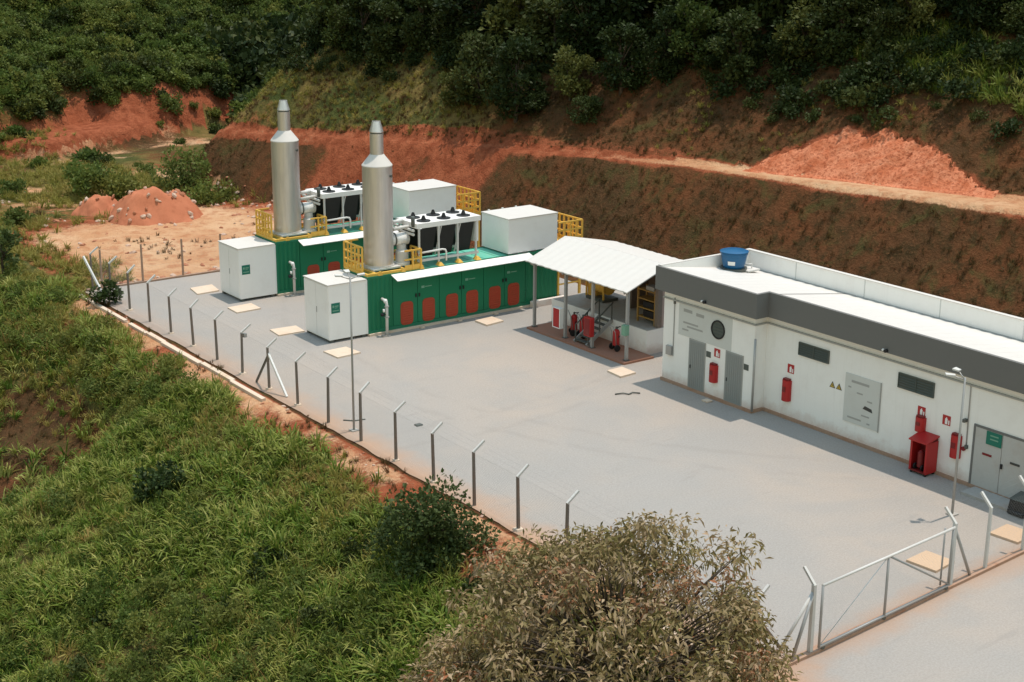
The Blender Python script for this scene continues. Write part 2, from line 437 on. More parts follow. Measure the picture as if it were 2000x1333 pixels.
leaf_mat('leaf_dusty', [(0.105, 0.105, 0.030), (0.21, 0.175, 0.062), (0.34, 0.255, 0.125), (0.48, 0.36, 0.235), (0.36, 0.135, 0.06)], 0.2, attr=True)

# ------------------------------------------------------------------ mesh helpers
class MB:
    def __init__(self): self.v = []; self.f = []; self.s = []
    def add(self, vs, fs, smooth=False):
        o = len(self.v)
        self.v += [tuple(map(float, p)) for p in vs]
        self.f += [tuple(i + o for i in f) for f in fs]
        self.s += [smooth] * len(fs)
        return self
    def box(self, x0, x1, y0, y1, z0, z1):
        vs = [(x, y, z) for z in (z0, z1) for y in (y0, y1) for x in (x0, x1)]
        return self.add(vs, [(0, 2, 3, 1), (4, 5, 7, 6), (0, 1, 5, 4), (2, 6, 7, 3), (0, 4, 6, 2), (1, 3, 7, 5)])
    def hexa(self, b, t):
        """box from four bottom and four top corners (counter-clockwise from above)"""
        return self.add(list(b) + list(t), [(3, 2, 1, 0), (4, 5, 6, 7), (0, 1, 5, 4), (1, 2, 6, 5), (2, 3, 7, 6), (3, 0, 4, 7)])
    def bar(self, a, b, w, h=None, upv=(0, 0, 1)):
        """square-section bar from a to b"""
        h = h or w
        a = Vector(a); b = Vector(b); d = (b - a).normalized()
        u = Vector(upv)
        if abs(d.dot(u)) > 0.98: u = Vector((0, 1, 0))
        s = d.cross(u).normalized(); t = s.cross(d).normalized()
        s *= w / 2; t *= h / 2
        return self.add([a - s - t, a + s - t, a + s + t, a - s + t, b - s - t, b + s - t, b + s + t, b - s + t],
                        [(0, 3, 2, 1), (4, 5, 6, 7), (0, 1, 5, 4), (1, 2, 6, 5), (2, 3, 7, 6), (3, 0, 4, 7)])
    def tube(self, pts, r, n=8, cap=True):
        pts = [Vector(p) for p in pts]
        rs = r if isinstance(r, (list, tuple)) else [r] * len(pts)
        vs = []; fs = []
        ref = Vector((0.31, 0.77, 0.55))
        for i, p in enumerate(pts):
            d = (pts[min(i + 1, len(pts) - 1)] - pts[max(i - 1, 0)]).normalized()
            s = d.cross(ref).normalized(); t = d.cross(s)
            for k in range(n):
                a = 2 * math.pi * k / n
                vs.append(p + (s * math.cos(a) + t * math.sin(a)) * rs[i])
        for i in range(len(pts) - 1):
            for k in range(n):
                fs.append((i * n + k, i * n + (k + 1) % n, (i + 1) * n + (k + 1) % n, (i + 1) * n + k))
        self.add(vs, fs, True)
        if cap:
            o = len(self.v) - len(vs)
            self.f += [tuple(o + k for k in range(n))[::-1], tuple(o + (len(pts) - 1) * n + k for k in range(n))]
            self.s += [False, False]
        return self
    def lathe(self, prof, cx, cy, n=32, axis='z', sharp=True):
        """rings (r, h) round a vertical axis through (cx, cy); each band has its own vertices so edges stay crisp"""
        for (r0, h0), (r1, h1) in zip(prof[:-1], prof[1:]):
            vs = []
            for r, h in ((r0, h0), (r1, h1)):
                for k in range(n):
                    a = 2 * math.pi * k / n
                    vs.append((cx + r * math.cos(a), cy + r * math.sin(a), h))
            self.add(vs, [(k, (k + 1) % n, n + (k + 1) % n, n + k) for k in range(n)], True)
        for (r, h), fl in ((prof[0], True), (prof[-1], False)):
            if r > 1e-4:
                vs = [(cx + r * math.cos(2 * math.pi * k / n), cy + r * math.sin(2 * math.pi * k / n), h) for k in range(n)]
                self.add(vs, [tuple(range(n))[::-1] if fl else tuple(range(n))])
        return self
    def mesh(self, name, mat):
        me = bpy.data.meshes.new(name)
        me.from_pydata(self.v, [], self.f)
        me.polygons.foreach_set('use_smooth', self.s)
        if mat: me.materials.append(MATS[mat])
        me.update()
        return me
    def build(self, name, mat, parent=None):
        ob = bpy.data.objects.new(name, self.mesh(name, mat))
        COL.objects.link(ob)
        if parent is not None: ob.parent = parent
        return ob

def tag(o, label=None, cat=None, group=None, kind=None):
    if label: o['label'] = label
    if cat: o['category'] = cat
    if group: o['group'] = group
    if kind: o['kind'] = kind
    return o

def thing(name, label, cat, loc=(0, 0, 0), group=None):
    o = bpy.data.objects.new(name, None)
    o.empty_display_size = 0.3
    COL.objects.link(o)
    o.location = loc
    return tag(o, label, cat, group)

def copy_tree(o, label=None, loc=None, rotz=None, scale=None):
    def rec(src, par):
        c = src.copy(); COL.objects.link(c)
        if par is not None: c.parent = par
        for ch in list(src.children): rec(ch, c)
        return c
    kids = list(o.children)
    r = o.copy(); COL.objects.link(r)
    for ch in kids: rec(ch, r)
    if label: r['label'] = label
    if loc is not None: r.location = loc
    if rotz is not None: r.rotation_euler[2] = rotz
    if scale is not None: r.scale = (scale,) * 3 if isinstance(scale, (int, float)) else scale
    return r

def inst(src, name, parent, loc=(0, 0, 0), rot=None):
    """another object on the same mesh"""
    o = bpy.data.objects.new(name, src.data)
    COL.objects.link(o); o.parent = parent; o.location = loc
    if rot: o.rotation_euler = rot
    return o

# ------------------------------------------------------------------ ground
def axis(lo, hi, step, far_lo, far_hi):
    a = list(np.arange(lo, hi + 1e-6, step))
    s = step; x = lo; left = []
    while x > far_lo:
        s *= 1.25; x -= s; left.append(x)
    s = step; x = hi; right = []
    while x < far_hi:
        s *= 1.25; x += s; right.append(x)
    return np.array(left[::-1] + a + right)

def build_ground():
    xs = axis(-32, 46, 0.32, -900, 900); ys = axis(-46, 66, 0.36, -900, 900)
    X, Y = np.meshgrid(xs, ys)
    X = X + (ip(BEN, 0, Y) - 22.4) * np.clip((X + 8.6) / 31.0, 0, 1)      # columns follow the edge of the bench
    Zz = height(X, Y)
    nx, ny = len(xs), len(ys)
    co = np.stack([X, Y, Zz], -1).reshape(-1, 3)
    i = np.arange((ny - 1) * (nx - 1)); r = i // (nx - 1); c = i % (nx - 1); a = r * nx + c
    faces = np.stack([a, a + 1, a + nx + 1, a + nx], 1)
    me = bpy.data.meshes.new('ground')
    me.vertices.add(len(co)); me.vertices.foreach_set('co', co.ravel())
    me.loops.add(faces.size); me.loops.foreach_set('vertex_index', faces.ravel())
    me.polygons.add(len(faces)); me.polygons.foreach_set('loop_start', np.arange(len(faces)) * 4)
    me.polygons.foreach_set('use_smooth', np.ones(len(faces), bool))
    me.update(calc_edges=True)
    # what the surface is made of: red earth, pale sand, green sward
    x = X.ravel(); y = Y.ravel(); z = Zz.ravel()
    tx = ip(TOE, 0, y); bx = ip(BEN, 0, y); bw = bench_w(y)
    red = np.zeros_like(x); sand = np.zeros_like(x); grn = np.zeros_like(x)
    nb = fbm(x * 0.12, y * 0.12, 71, 4)
    lower = (x > tx - 0.5) & (x < bx + 0.3) & (y < 56)
    red = np.where(lower, 0.14 + 0.62 * sstep(8, 22, y) * (1 - sstep(29, 35, y)) + 0.30 * nb + 0.40 * fbm(y * 0.55 + x * 0.1, x * 0.12, 73, 3) + 0.25 * (1 - sstep(0, 1.6, x - tx)), red)
    red = np.where(lower, red + 0.35 * sstep(-1.0, 0, x - bx), red)
    bench = (x >= bx - 0.25) & (x < bx + bw + 0.3) & (y < 48)
    red = np.where(bench, 0.9, red)
    sand = np.where(bench, 0.35 + 0.6 * (1 - sstep(-10, 12, y)), sand)
    red = np.maximum(red, 1.1 * slide_mask(x, y))
    upper = (x >= bx + bw) & (y < 50)
    foot = upper & (x < bx + bw + 1.0)
    red = np.where(foot, np.maximum(red, 0.55 + 0.5 * nb), red)
    grn = np.where(upper, 0.20 + 0.4 * sstep(3, 14, x - bx) + 0.55 * sstep(8, 30, y) + 0.4 * nb, grn)
    red = np.where(upper & (slide_mask(x, y) < 0.3), np.maximum(red * 1.0, 0.2 + 0.35 * fbm(x * 0.2, y * 0.2, 77, 3) - 0.02 * (x - bx)), red)
    # open ground north of the back fence
    back = (y > 16.8) & (x > -9) & (x < tx)
    edge = sstep(-7.5, -3.0, x + 2 * nb) * (1 - sstep(32, 40, y + 4 * nb))
    sand = np.where(back, 0.95 * edge * (1 - 0.6 * sstep(-5.5, -0.5, x - tx)), sand)
    red = np.where(back, 0.35 + 0.5 * edge + 0.3 * nb, red)
    grn = np.where(back, 0.9 * (1 - edge), grn)
    fl = (y > 40) & (z < 1.0) & (x > -30) & (x < 30)
    grn = np.where(fl, 0.6 + 0.5 * nb, grn); sand = np.where(fl, 0.30 + 0.6 * fbm(x * 0.2, y * 0.35, 83, 3), sand)
    bank = (y > 54) & (z >= 0.3) & (z < 9) & (x < 30)
    rb = fbm(x * 0.09, y * 0.09, 87, 3)
    red = np.where(bank, 0.78 - 0.12 * np.maximum(z - 1.5, 0) + 0.7 * rb, red)
    farh = (y > 62) & (z >= 2)
    grn = np.where(farh, 0.85, grn)
    # west embankment
    w = x < -8.55
    strip = sstep(-11.8, -10.0, x + 1.6 * nb) * (1 - sstep(14, 17, y))
    red = np.where(w, 0.95 * strip, red); sand = np.where(w, strip * (0.58 + 0.5 * fbm(x * 0.5, y * 0.5, 99, 3)), sand)
    grn = np.where(w, 0.85 - 0.5 * strip, grn)
    dry = sstep(-1.6, 0.6, y) * (1 - sstep(8, 12, y + 3 * nb)) * (1 - sstep(-14.0, -12.0, x))
    grn = np.where(w, grn * (1 - dry), grn)
    red = np.where(w, np.maximum(red, dry * (0.30 + 0.4 * nb)), red)
    spots = sstep(0.25, 0.5, fbm(x * 0.23, y * 0.23, 93, 3)) * (1 - sstep(-20, -9, y)) * sstep(-17, -12, x)
    red = np.where(w, np.maximum(red, 0.8 * spots), red)
    far_west = w & (x < -34)
    col = np.stack([np.clip(red, 0, 1), np.clip(sand, 0, 1), np.clip(grn, 0, 1), np.ones_like(x)], 1).astype(np.float32)
    at = me.color_attributes.new('zone', 'FLOAT_COLOR', 'POINT')
    at.data.foreach_set('color', col.ravel())
    me.materials.append(MATS['earth'])
    ob = bpy.data.objects.new('ground', me); COL.objects.link(ob)
    return tag(ob, 'red earth hillside, cut slope and grassy embankment round the yard', None, kind='structure')
build_ground()

def build_slip():
    ys = np.arange(-20.0, 2.0, 0.085); ds = np.arange(-0.5, 6.2, 0.085)
    D, Y = np.meshgrid(ds, ys)
    X = ip(BEN, 0, Y) + bench_w(Y) + D
    base = height(X, Y); mk = slide_mask(X, Y)
    u = Y * 0.82 + X * 0.58; v = X * 0.82 - Y * 0.58      # streaks run obliquely down the face
    r1 = 1 - np.abs(fbm(u * 1.5, v * 0.32, 201, 3)) * 2.2
    r2 = 1 - np.abs(fbm(u * 3.6 + 5, v * 0.8, 205, 3)) * 2.0
    lift = 0.03 + 0.10 * np.clip(r1, 0, 1) ** 2 + 0.07 * np.clip(r2, 0, 1) + 0.05 * fbm(X * 2.5, Y * 2.5, 209, 3)
    Zz = base - 0.12 + (lift + 0.12) * sstep(0.2, 1.0, mk + 0.35 * fbm(X * 1.7, Y * 1.7, 213, 3))
    nx, ny = len(ds), len(ys)
    vs = np.stack([X, Y, Zz], -1).reshape(-1, 3)
    i = np.arange((ny - 1) * (nx - 1)); r = i // (nx - 1); c = i % (nx - 1); a = r * nx + c
    fs = np.stack([a, a + 1, a + nx + 1, a + nx], 1)
    keep = (mk.ravel()[fs] > 0.2).any(1)
    m = MB(); m.add(vs, [tuple(int(k) for k in f) for f in fs[keep]], True)
    tag(m.build('landslip', 'slip_earth'), 'raw orange landslip scar with rills above the bench', None, kind='structure')
build_slip()

def build_yard():
    xs = np.arange(-8.3, 15.51, 0.4); ys = np.arange(-75, 16.61, 0.4)
    X, Y = np.meshgrid(xs, ys)
    X = X.copy()
    X[:, 0] += 0.10 * fbm(ys * 0.9, ys * 0, 5, 3)
    Zz = 0.0 + 0.018 * fbm(X * 0.35, Y * 0.35, 9, 4)
    nx, ny = len(xs), len(ys)
    vs = np.stack([X, Y, Zz], -1).reshape(-1, 3)
    fs = [(r * nx + c, r * nx + c + 1, (r + 1) * nx + c + 1, (r + 1) * nx + c) for r in range(ny - 1) for c in range(nx - 1)]
    m = MB(); m.add(vs, fs, True)
    o = m.build('gravel_yard', 'gravel')
    tag(o, 'level grey gravel yard inside and outside the gate', None, kind='structure')
build_yard()

# concrete edge beams and drain
def kerb():
    m = MB()
    y = 15.8
    while y > -34:
        L = random.uniform(1.6, 4.4)
        if y > -6 or random.random() < 0.3:
            w = random.uniform(0.18, 0.27); off = random.uniform(-0.10, 0.10)
            x0 = -8.75 + off
            z = float(height(x0, y)); z2 = float(height(x0, y - L))
            m.hexa([(x0 - w, y - L, -0.35), (x0, y - L, -0.35), (x0, y, -0.35), (x0 - w, y, -0.35)],
                   [(x0 - w, y - L, z2 + 0.10), (x0, y - L, z2 + 0.12), (x0, y, z + 0.12), (x0 - w, y, z + 0.10)])
        y -= L + random.choice((0.02, 0.03, 0.04, 0.05, 0.6))
    tag(m.build('drain_kerb', 'concrete_pale'), 'broken pale concrete drain kerb along the outside of the fence', None, kind='structure')
    m = MB()
    def gy(x): return -35.08 + 0.069 * x
    xa, xb = -7.7, 16.0
    m.hexa([(xa, gy(xa) - 0.12, -0.2), (xb, gy(xb) - 0.12, -0.2), (xb, gy(xb) + 0.12, -0.2), (xa, gy(xa) + 0.12, -0.2)],
           [(xa, gy(xa) - 0.12, 0.10), (xb, gy(xb) - 0.12, 0.10), (xb, gy(xb) + 0.12, 0.10), (xa, gy(xa) + 0.12, 0.10)])
    tag(m.build('fence_beam', 'concrete_rust'), 'rust stained concrete beam under the gate and front fence', None, kind='structure')
    m = MB()
    m.box(-8.1, 15.2, 16.62, 16.82, -0.3, 0.09)
    tag(m.build('back_beam', 'concrete_rust'), 'low concrete beam along the back edge of the yard', None, kind='structure')
kerb()

# ------------------------------------------------------------------ generator containers
W = 2.44; HC = 3.01; LC = 11.82
def corrugated(m, x0, x1, y, z0, z1, out=-1, pitch=0.28, depth=0.035):
    """wall in the plane y with vertical trapezoid ribs"""
    n = max(1, int(round((x1 - x0) / pitch))); p = (x1 - x0) / n
    prof = []
    for i in range(n):
        a = x0 + i * p
        prof += [(a, 0), (a + 0.25 * p, 0), (a + 0.4 * p, depth), (a + 0.75 * p, depth), (a + 0.9 * p, 0)]
    prof.append((x1, 0))
    vs = [(x, y + (d if out < 0 else -d), z) for z in (z0, z1) for x, d in prof]
    k = len(prof)
    fs = [(i, i + 1, k + i + 1, k + i) for i in range(k - 1)]
    if out > 0: fs = [f[::-1] for f in fs]
    m.add(vs, fs)

def container(y0, label, n_red):
    t = thing('generator_container', label, 'container', (0, y0, 0), 'green generator containers')
    zb, zt = 0.12, HC
    m = MB()
    corrugated(m, 0.08, 1.42, 0.0, zb + 0.16, zt - 0.12, -1)
    corrugated(m, 9.72, LC - 0.08, 0.0, zb + 0.16, zt - 0.12, -1)
    corrugated(m, 0.08, LC - 0.08, W, zb + 0.16, zt - 0.12, 1)
    m.box(1.42, 9.72, 0.03, 0.08, zb + 0.16, zt - 0.12)      # backing of the door bay
    m.box(0.02, 0.06, 0.05, W - 0.05, zb + 0.1, zt - 0.05); m.box(LC - 0.06, LC - 0.02, 0.05, W - 0.05, zb + 0.1, zt - 0.05)
    m.build('wall', 'green_steel', t)
    m = MB()
    for x in (0, LC - 0.09):
        for y in (-0.012, W - 0.078):
            m.box(x, x + 0.09, y, y + 0.09, zb, zt)
    m.box(0.09, LC - 0.09, -0.008, 0.06, zb, zb + 0.16); m.box(0.09, LC - 0.09, -0.008, 0.06, zt - 0.12, zt - 0.002)
    m.box(0.09, LC - 0.09, W - 0.06, W + 0.008, zb, zb + 0.16); m.box(0.09, LC - 0.09, W - 0.06, W + 0.008, zt - 0.12, zt - 0.002)
    m.box(-0.004, 0.1, 0.09, W - 0.09, zt - 0.12, zt - 0.002)
    m.build('frame', 'green_roof_edge', t)
    m = MB()
    vs = []; fs = []
    n = 42
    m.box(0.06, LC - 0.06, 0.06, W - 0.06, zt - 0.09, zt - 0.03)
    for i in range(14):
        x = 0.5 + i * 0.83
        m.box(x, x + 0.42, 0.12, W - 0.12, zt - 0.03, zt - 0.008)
    m.build('roof', 'green_roof_skylit', t)
    # six service door leaves, each with a red louvred vent
    edges = [1.44, 2.90, 4.22, 5.60, 6.98, 8.32, 9.70]
    cent = [2.25, 3.56, 4.99, 6.25, 7.70, 8.92]
    for i in range(6):
        m = MB()
        m.box(edges[i] + 0.015, edges[i + 1] - 0.015, -0.012, 0.03, zb + 0.18, zt - 0.14)
        d = m.build('door', 'green_steel', t)
        m = MB()
        w, h = 0.37, 0.60; zc = 0.86; r = 0.20
        pts = []
        for sx, sz, a0 in ((1, 1, 0), (-1, 1, 90), (-1, -1, 180), (1, -1, 270)):
            for a in (0, 30, 60, 90):
                pts.append((cent[i] + sx * (w - r) + r * math.cos(R(a0 + a)), zc + sz * (h - r) + r * math.sin(R(a0 + a))))
        k = len(pts)
        m.add([(x, -0.035, z) for x, z in pts] + [(x, -0.012, z) for x, z in pts],
              [tuple(range(k))] + [(j, k + j, k + (j + 1) % k, (j + 1) % k) for j in range(k)])
        for j in range(9):
            z = zc - h + 0.12 + j * 0.118
            m.hexa([(cent[i] - w + .07, -0.062, z), (cent[i] + w - .07, -0.062, z), (cent[i] + w - .07, -0.034, z), (cent[i] - w + .07, -0.034, z)],
                   [(cent[i] - w + .07, -0.040, z + .07), (cent[i] + w - .07, -0.040, z + .07), (cent[i] + w - .07, -0.034, z + .07), (cent[i] - w + .07, -0.034, z + .07)])
        m.build('vent', 'red_vent', d)
        m = MB()
        hx = edges[i + 1] - 0.10 if i % 2 == 0 else edges[i] + 0.10
        m.box(hx - 0.035, hx + 0.035, -0.06, -0.012, 1.62, 1.80)
        m.build('handle', 'black', d)
        if i % 2:
            m = MB(); m.box(cent[i] - 0.42, cent[i] - 0.24, -0.018, -0.012, 2.02, 2.14); m.box(cent[i] - 0.20, cent[i] + 0.2, -0.018, -0.012, 2.06, 2.10)
            m.build('emblem', 'mint', d)
    # rain canopy in three lengths
    ex = [1.35, 4.08, 6.92, 9.95]
    for a, b in zip(ex[:-1], ex[1:]):
        m = MB()
        m.hexa([(a + .01, -0.62, 2.74), (b - .01, -0.62, 2.74), (b - .01, 0.02, 2.94), (a + .01, 0.02, 2.94)],
               [(a + .01, -0.62, 2.77), (b - .01, -0.62, 2.77), (b - .01, 0.02, 2.98), (a + .01, 0.02, 2.98)])
        m.build('canopy', 'white_steel', t)
    m = MB(); m.box(10.05, 10.85, -0.42, -0.01, 2.30, 2.62); m.box(10.12, 10.78, -0.435, -0.42, 2.36, 2.5)
    m.build('air_conditioner', 'white_plastic', t)
    # plinth
    m = MB(); m.box(0.0, LC + 0.1, -0.12, W + 0.12, -0.03, 0.115)
    m.build('plinth', 'concrete_pale', t)
    for x in (3.0, 5.3, 7.6):
        m = MB(); m.box(x - 0.09, x + 0.12, -0.34, -0.10, 0.0, 0.09); m.build('foot_block', 'concrete_pale', t)
    return t
c1 = container(0.0, 'green generator container nearest the yard, six red vents in full view', 6)
c2 = container(9.655, 'green generator container at the back, partly hidden by the nearer one', 2)

def enclosure(y0, label):
    t = thing('white_enclosure', label, 'enclosure', (-1.12, y0, 0), 'white equipment enclosures')
    x0, x1 = -1.10, 1.08; z0, z1 = 0.14, 2.92
    m = MB()
    m.box(x0 + .02, x1, 0.02, W - 0.02, z0, z1 - 0.03)
    m.build('body', 'white_steel', t)
    m = MB(); m.box(x0 - 0.03, x1 - .01, -0.02, W + 0.02, z1 - 0.028, z1 + 0.02)
    m.build('roof', 'white_roof', t)
    for a, b in ((0.05, 1.20), (1.235, W - 0.05)):
        m = MB(); m.box(x0 - 0.012, x0 + 0.02, a, b, z0 + 0.06, z1 - 0.08); d = m.build('door', 'white_steel', t)
    m = MB(); m.box(x0 - 0.03, x0 - 0.012, 1.14, 1.18, 1.35, 1.65); m.build('handle', 'galv', d)
    m = MB(); m.box(x1 - 0.07, x1 + 0.03, 0.005, 0.06, z0, z1 - 0.04); m.build('corner_trim', 'white_plastic', t)
    m = MB()
    for x in (x0 + 0.06, x1 - 0.3):
        for y in (0.05, W - 0.25): m.box(x, x + 0.2, y, y + 0.2, 0.0, z0)
    m.box(x0 + 0.3, x1 - 0.3, 0.3, W - 0.3, 0.0, z0)
    m.build('skid', 'dark_steel', t)
    m = MB(); m.box(-0.94, -0.46, 0.006, 0.02, 1.48, 1.99); s = m.build('sign', 'green_sign', t)
    m = MB()
    for xa, xb, za, zb_ in ((-0.88, -0.78, 1.76, 1.88), (-0.74, -0.54, 1.80, 1.86), (-0.74, -0.6, 1.73, 1.76), (-0.88, -0.52, 1.58, 1.63)):
        m.box(xa, xb, 0.001, 0.006, za, zb_)
    m.build('lettering', 'mint', s)
enclosure(0.0, 'white box enclosure with green sign at the end of the nearer green container')
enclosure(9.655, 'white box enclosure with green sign at the back, near the rear fence')

# ------------------------------------------------------------------ exhaust stacks
def stack(y0, label):
    t = thing('exhaust_stack', label, 'exhaust stack', (1.40, y0 + 1.2, HC), 'steel exhaust stacks')
    def bld(prof, name, mat='stainless', n=40):
        return MB().lathe([(r, z - HC) for r, z in prof], 0, 0, n).build(name, mat, t)
    bld([(0.75, 3.30), (0.75, 8.28)], 'drum')
    bld([(0.76, 8.26), (0.765, 8.30), (0.75, 8.33), (0.345, 8.84)], 'shoulder', 'white_roof')
    bld([(0.335, 8.82), (0.335, 9.86)], 'neck')
    bld([(0.30, 9.86), (0.30, 9.92)], 'collar', 'dark_steel')
    bld([(0.34, 9.92), (0.345, 9.95), (0.205, 10.46), (0.18, 10.46), (0.29, 9.97)], 'cap')
    m = MB(); m.lathe([(0.78, 0.22), (0.78, 0.30)], 0, 0, 40); m.box(-0.8, 0.8, -0.8, 0.8, 0.14, 0.22); m.build('base_ring', 'galv_light', t)
    m = MB()
    a = R(-62)
    c, s = math.cos(a), math.sin(a)
    m.tube([(0.74 * c, 0.74 * s, 4.80), (0.83 * c, 0.83 * s, 4.80)], 0.075, 10)
    m.build('port', 'dark_steel', t)
    m = MB()
    a = R(20); c, s = math.cos(a), math.sin(a)
    m.tube([(0.80 * c, 0.80 * s, 0.3), (0.80 * c, 0.80 * s, 5.2)], 0.022, 6)
    m.build('conduit', 'galv_light', t)
stack(0.0, 'tall steel exhaust stack on the nearer green container')
stack(9.655, 'tall steel exhaust stack on the back green container, in front of red earth')

def silencer(y0, label):
    t = thing('exhaust_silencer', label, 'silencer', (2.55, y0 + 1.0, HC), 'exhaust silencers')
    MB().tube([(-0.50, 0.1, 1.45), (0.42, 0.0, 1.45)], 0.31, 24).build('duct', 'white_plastic', t)
    MB().tube([(-0.36, 0.085, 1.45), (-0.29, 0.077, 1.45)], 0.35, 24).build('flange', 'dark_steel', t)
    MB().lathe([(0.33, 0.15), (0.33, 0.85), (0.28, 0.9)], 0.06, -0.05, 20).build('body', 'galv_light', t)
    MB().lathe([(0.24, 0.9), (0.24, 1.2)], 0.06, 0.0, 20).build('riser', 'galv_light', t)
    MB().lathe([(0.40, 0.15), (0.40, 0.28)], 0.06, -0.05, 20).build('base_flange', 'white_plastic', t)
    MB().tube([(0.48, 0.2, 0.1), (0.48, 0.2, 1.1)], 0.06, 10).build('pipe', 'dark_steel', t)
    MB().tube([(0.52, -0.1, 0.1), (0.52, -0.1, 0.8)], 0.05, 8).build('pipe', 'dark_steel', t)
silencer(0.0, 'white exhaust silencer beside the stack on the nearer container')
silencer(9.655, 'white exhaust silencer beside the stack on the back container')

def rails(t, pts, z0, z1, closed=False, posts=0.9, mid=1, kick=True):
    """posts, top rail, knee rail and toe board along a line"""
    for a, b in zip(pts[:-1], pts[1:]):
        a = Vector((*a, 0)); b = Vector((*b, 0)); L = (b - a).length; n = max(1, round(L / posts))
        for i in range(n + 1):
            if i == 0 and a is not Vector((*pts[0], 0)) and (a.x, a.y) != tuple(pts[0]): continue
            p = a.lerp(b, i / n)
            MB().box(p.x - 0.04, p.x + 0.04, p.y - 0.04, p.y + 0.04, z0, z1).build('post', 'yellow_steel', t)
        for z in [z1] + [z0 + (z1 - z0) * (k + 1) / (mid + 1) for k in range(mid)]:
            MB().bar((a.x, a.y, z), (b.x, b.y, z), 0.075).build('rail', 'yellow_steel', t)
        if kick:
            MB().bar((a.x, a.y, z0 + 0.09), (b.x, b.y, z0 + 0.09), 0.02, 0.16).build('toe_board', 'yellow_steel', t)

def front_platform(y0, label):
    t = thing('guard_platform', label, 'platform', (0, y0, HC), 'yellow roof platforms by the stacks')
    m = MB()
    for y in (0.06, W - 0.18): m.box(0.04, 3.3, y, y + 0.12, 0.0, 0.13)
    for x in (0.04, 0.5, 2.2, 3.18): m.box(x, x + 0.12, 0.18, W - 0.18, 0.0, 0.125)
    m.build('skid_frame', 'yellow_steel', t)
    for x in (0.75, 2.1, 3.2):
        m = MB(); m.hexa([(x - .12, -0.03, 0), (x + .12, -0.03, 0), (x + .12, .06, 0), (x - .12, .06, 0)], [(x - .05, -0.03, 0.2), (x + .05, -0.03, 0.2), (x + .05, .06, 0.2), (x - .05, .06, 0.2)])
        m.build('lifting_lug', 'yellow_steel', t)
    # cage panel on the west end, rails along the near side right of the stack
    rails(t, [(0.9, W - 0.06), (0.10, W - 0.06), (0.10, 0.62)], 0.12, 1.38, posts=0.36, mid=2)
    rails(t, [(2.22, 0.06), (3.18, 0.06), (3.18, 1.0)], 0.12, 1.02, posts=0.48, mid=1)
    rails(t, [(3.18, W - 0.06), (1.9, W - 0.06)], 0.12, 1.3, posts=0.45, mid=2)
front_platform(0.0, 'yellow guard rails round the stack on the nearer container')
front_platform(9.655, 'yellow guard rails round the stack on the back container')

def rear_platform(y0, label):
    t = thing('service_platform', label, 'platform', (LC + 0.05, y0, 0), 'yellow service platforms at the container ends')
    MB().box(0.0, 1.72, 0.0, W, 2.92, 3.0).build('deck', 'yellow_steel', t)
    rails(t, [(0.06, 0.03), (1.68, 0.03), (1.68, W - 0.03), (0.06, W - 0.03)], 3.0, 4.32, posts=0.42, mid=2)
    for x in (0.1, 1.6):
        for y in (0.08, W - 0.08):
            MB().box(x - 0.06, x + 0.06, y - 0.06, y + 0.06, -0.05, 2.92).build('leg', 'yellow_steel', t)
    for z in (0.9, 1.9):
        MB().bar((0.1, 0.08, z), (1.6, 0.08, z), 0.07).build('brace', 'yellow_steel', t)
rear_platform(0.0, 'yellow railed platform behind the nearer container, next to the open shelter')
rear_platform(9.655, 'yellow railed platform behind the back container, next to its white roof box')

def roof_box(y0, label):
    t = thing('ventilation_box', label, 'ventilation box', (8.59, y0, HC), 'white ventilation boxes on the container roofs')
    L = LC - 8.59; h = 1.90
    MB().box(0.0, L, 0.0, W, 0.05, h - 0.04).build('body', 'white_steel', t)
    MB().box(-0.03, L + 0.03, -0.03, W + 0.03, h - 0.037, h + 0.02).build('lid', 'white_roof', t)
    for x in (0.3, 0.9, 1.5): MB().box(x, x + 0.3, -0.03, 0.1, 0.0, 0.05).build('foot', 'dark_steel', t)
    for x in (0.4, 1.3, 2.2): MB().box(x, x + 0.10, W - 0.06, W + 0.02, h + 0.02, h + 0.08).build('lifting_lug', 'white_plastic', t)
roof_box(0.0, 'white ventilation box on the nearer container, beside the open shelter roof')
roof_box(9.655, 'white ventilation box on the back container, left of a yellow railing')

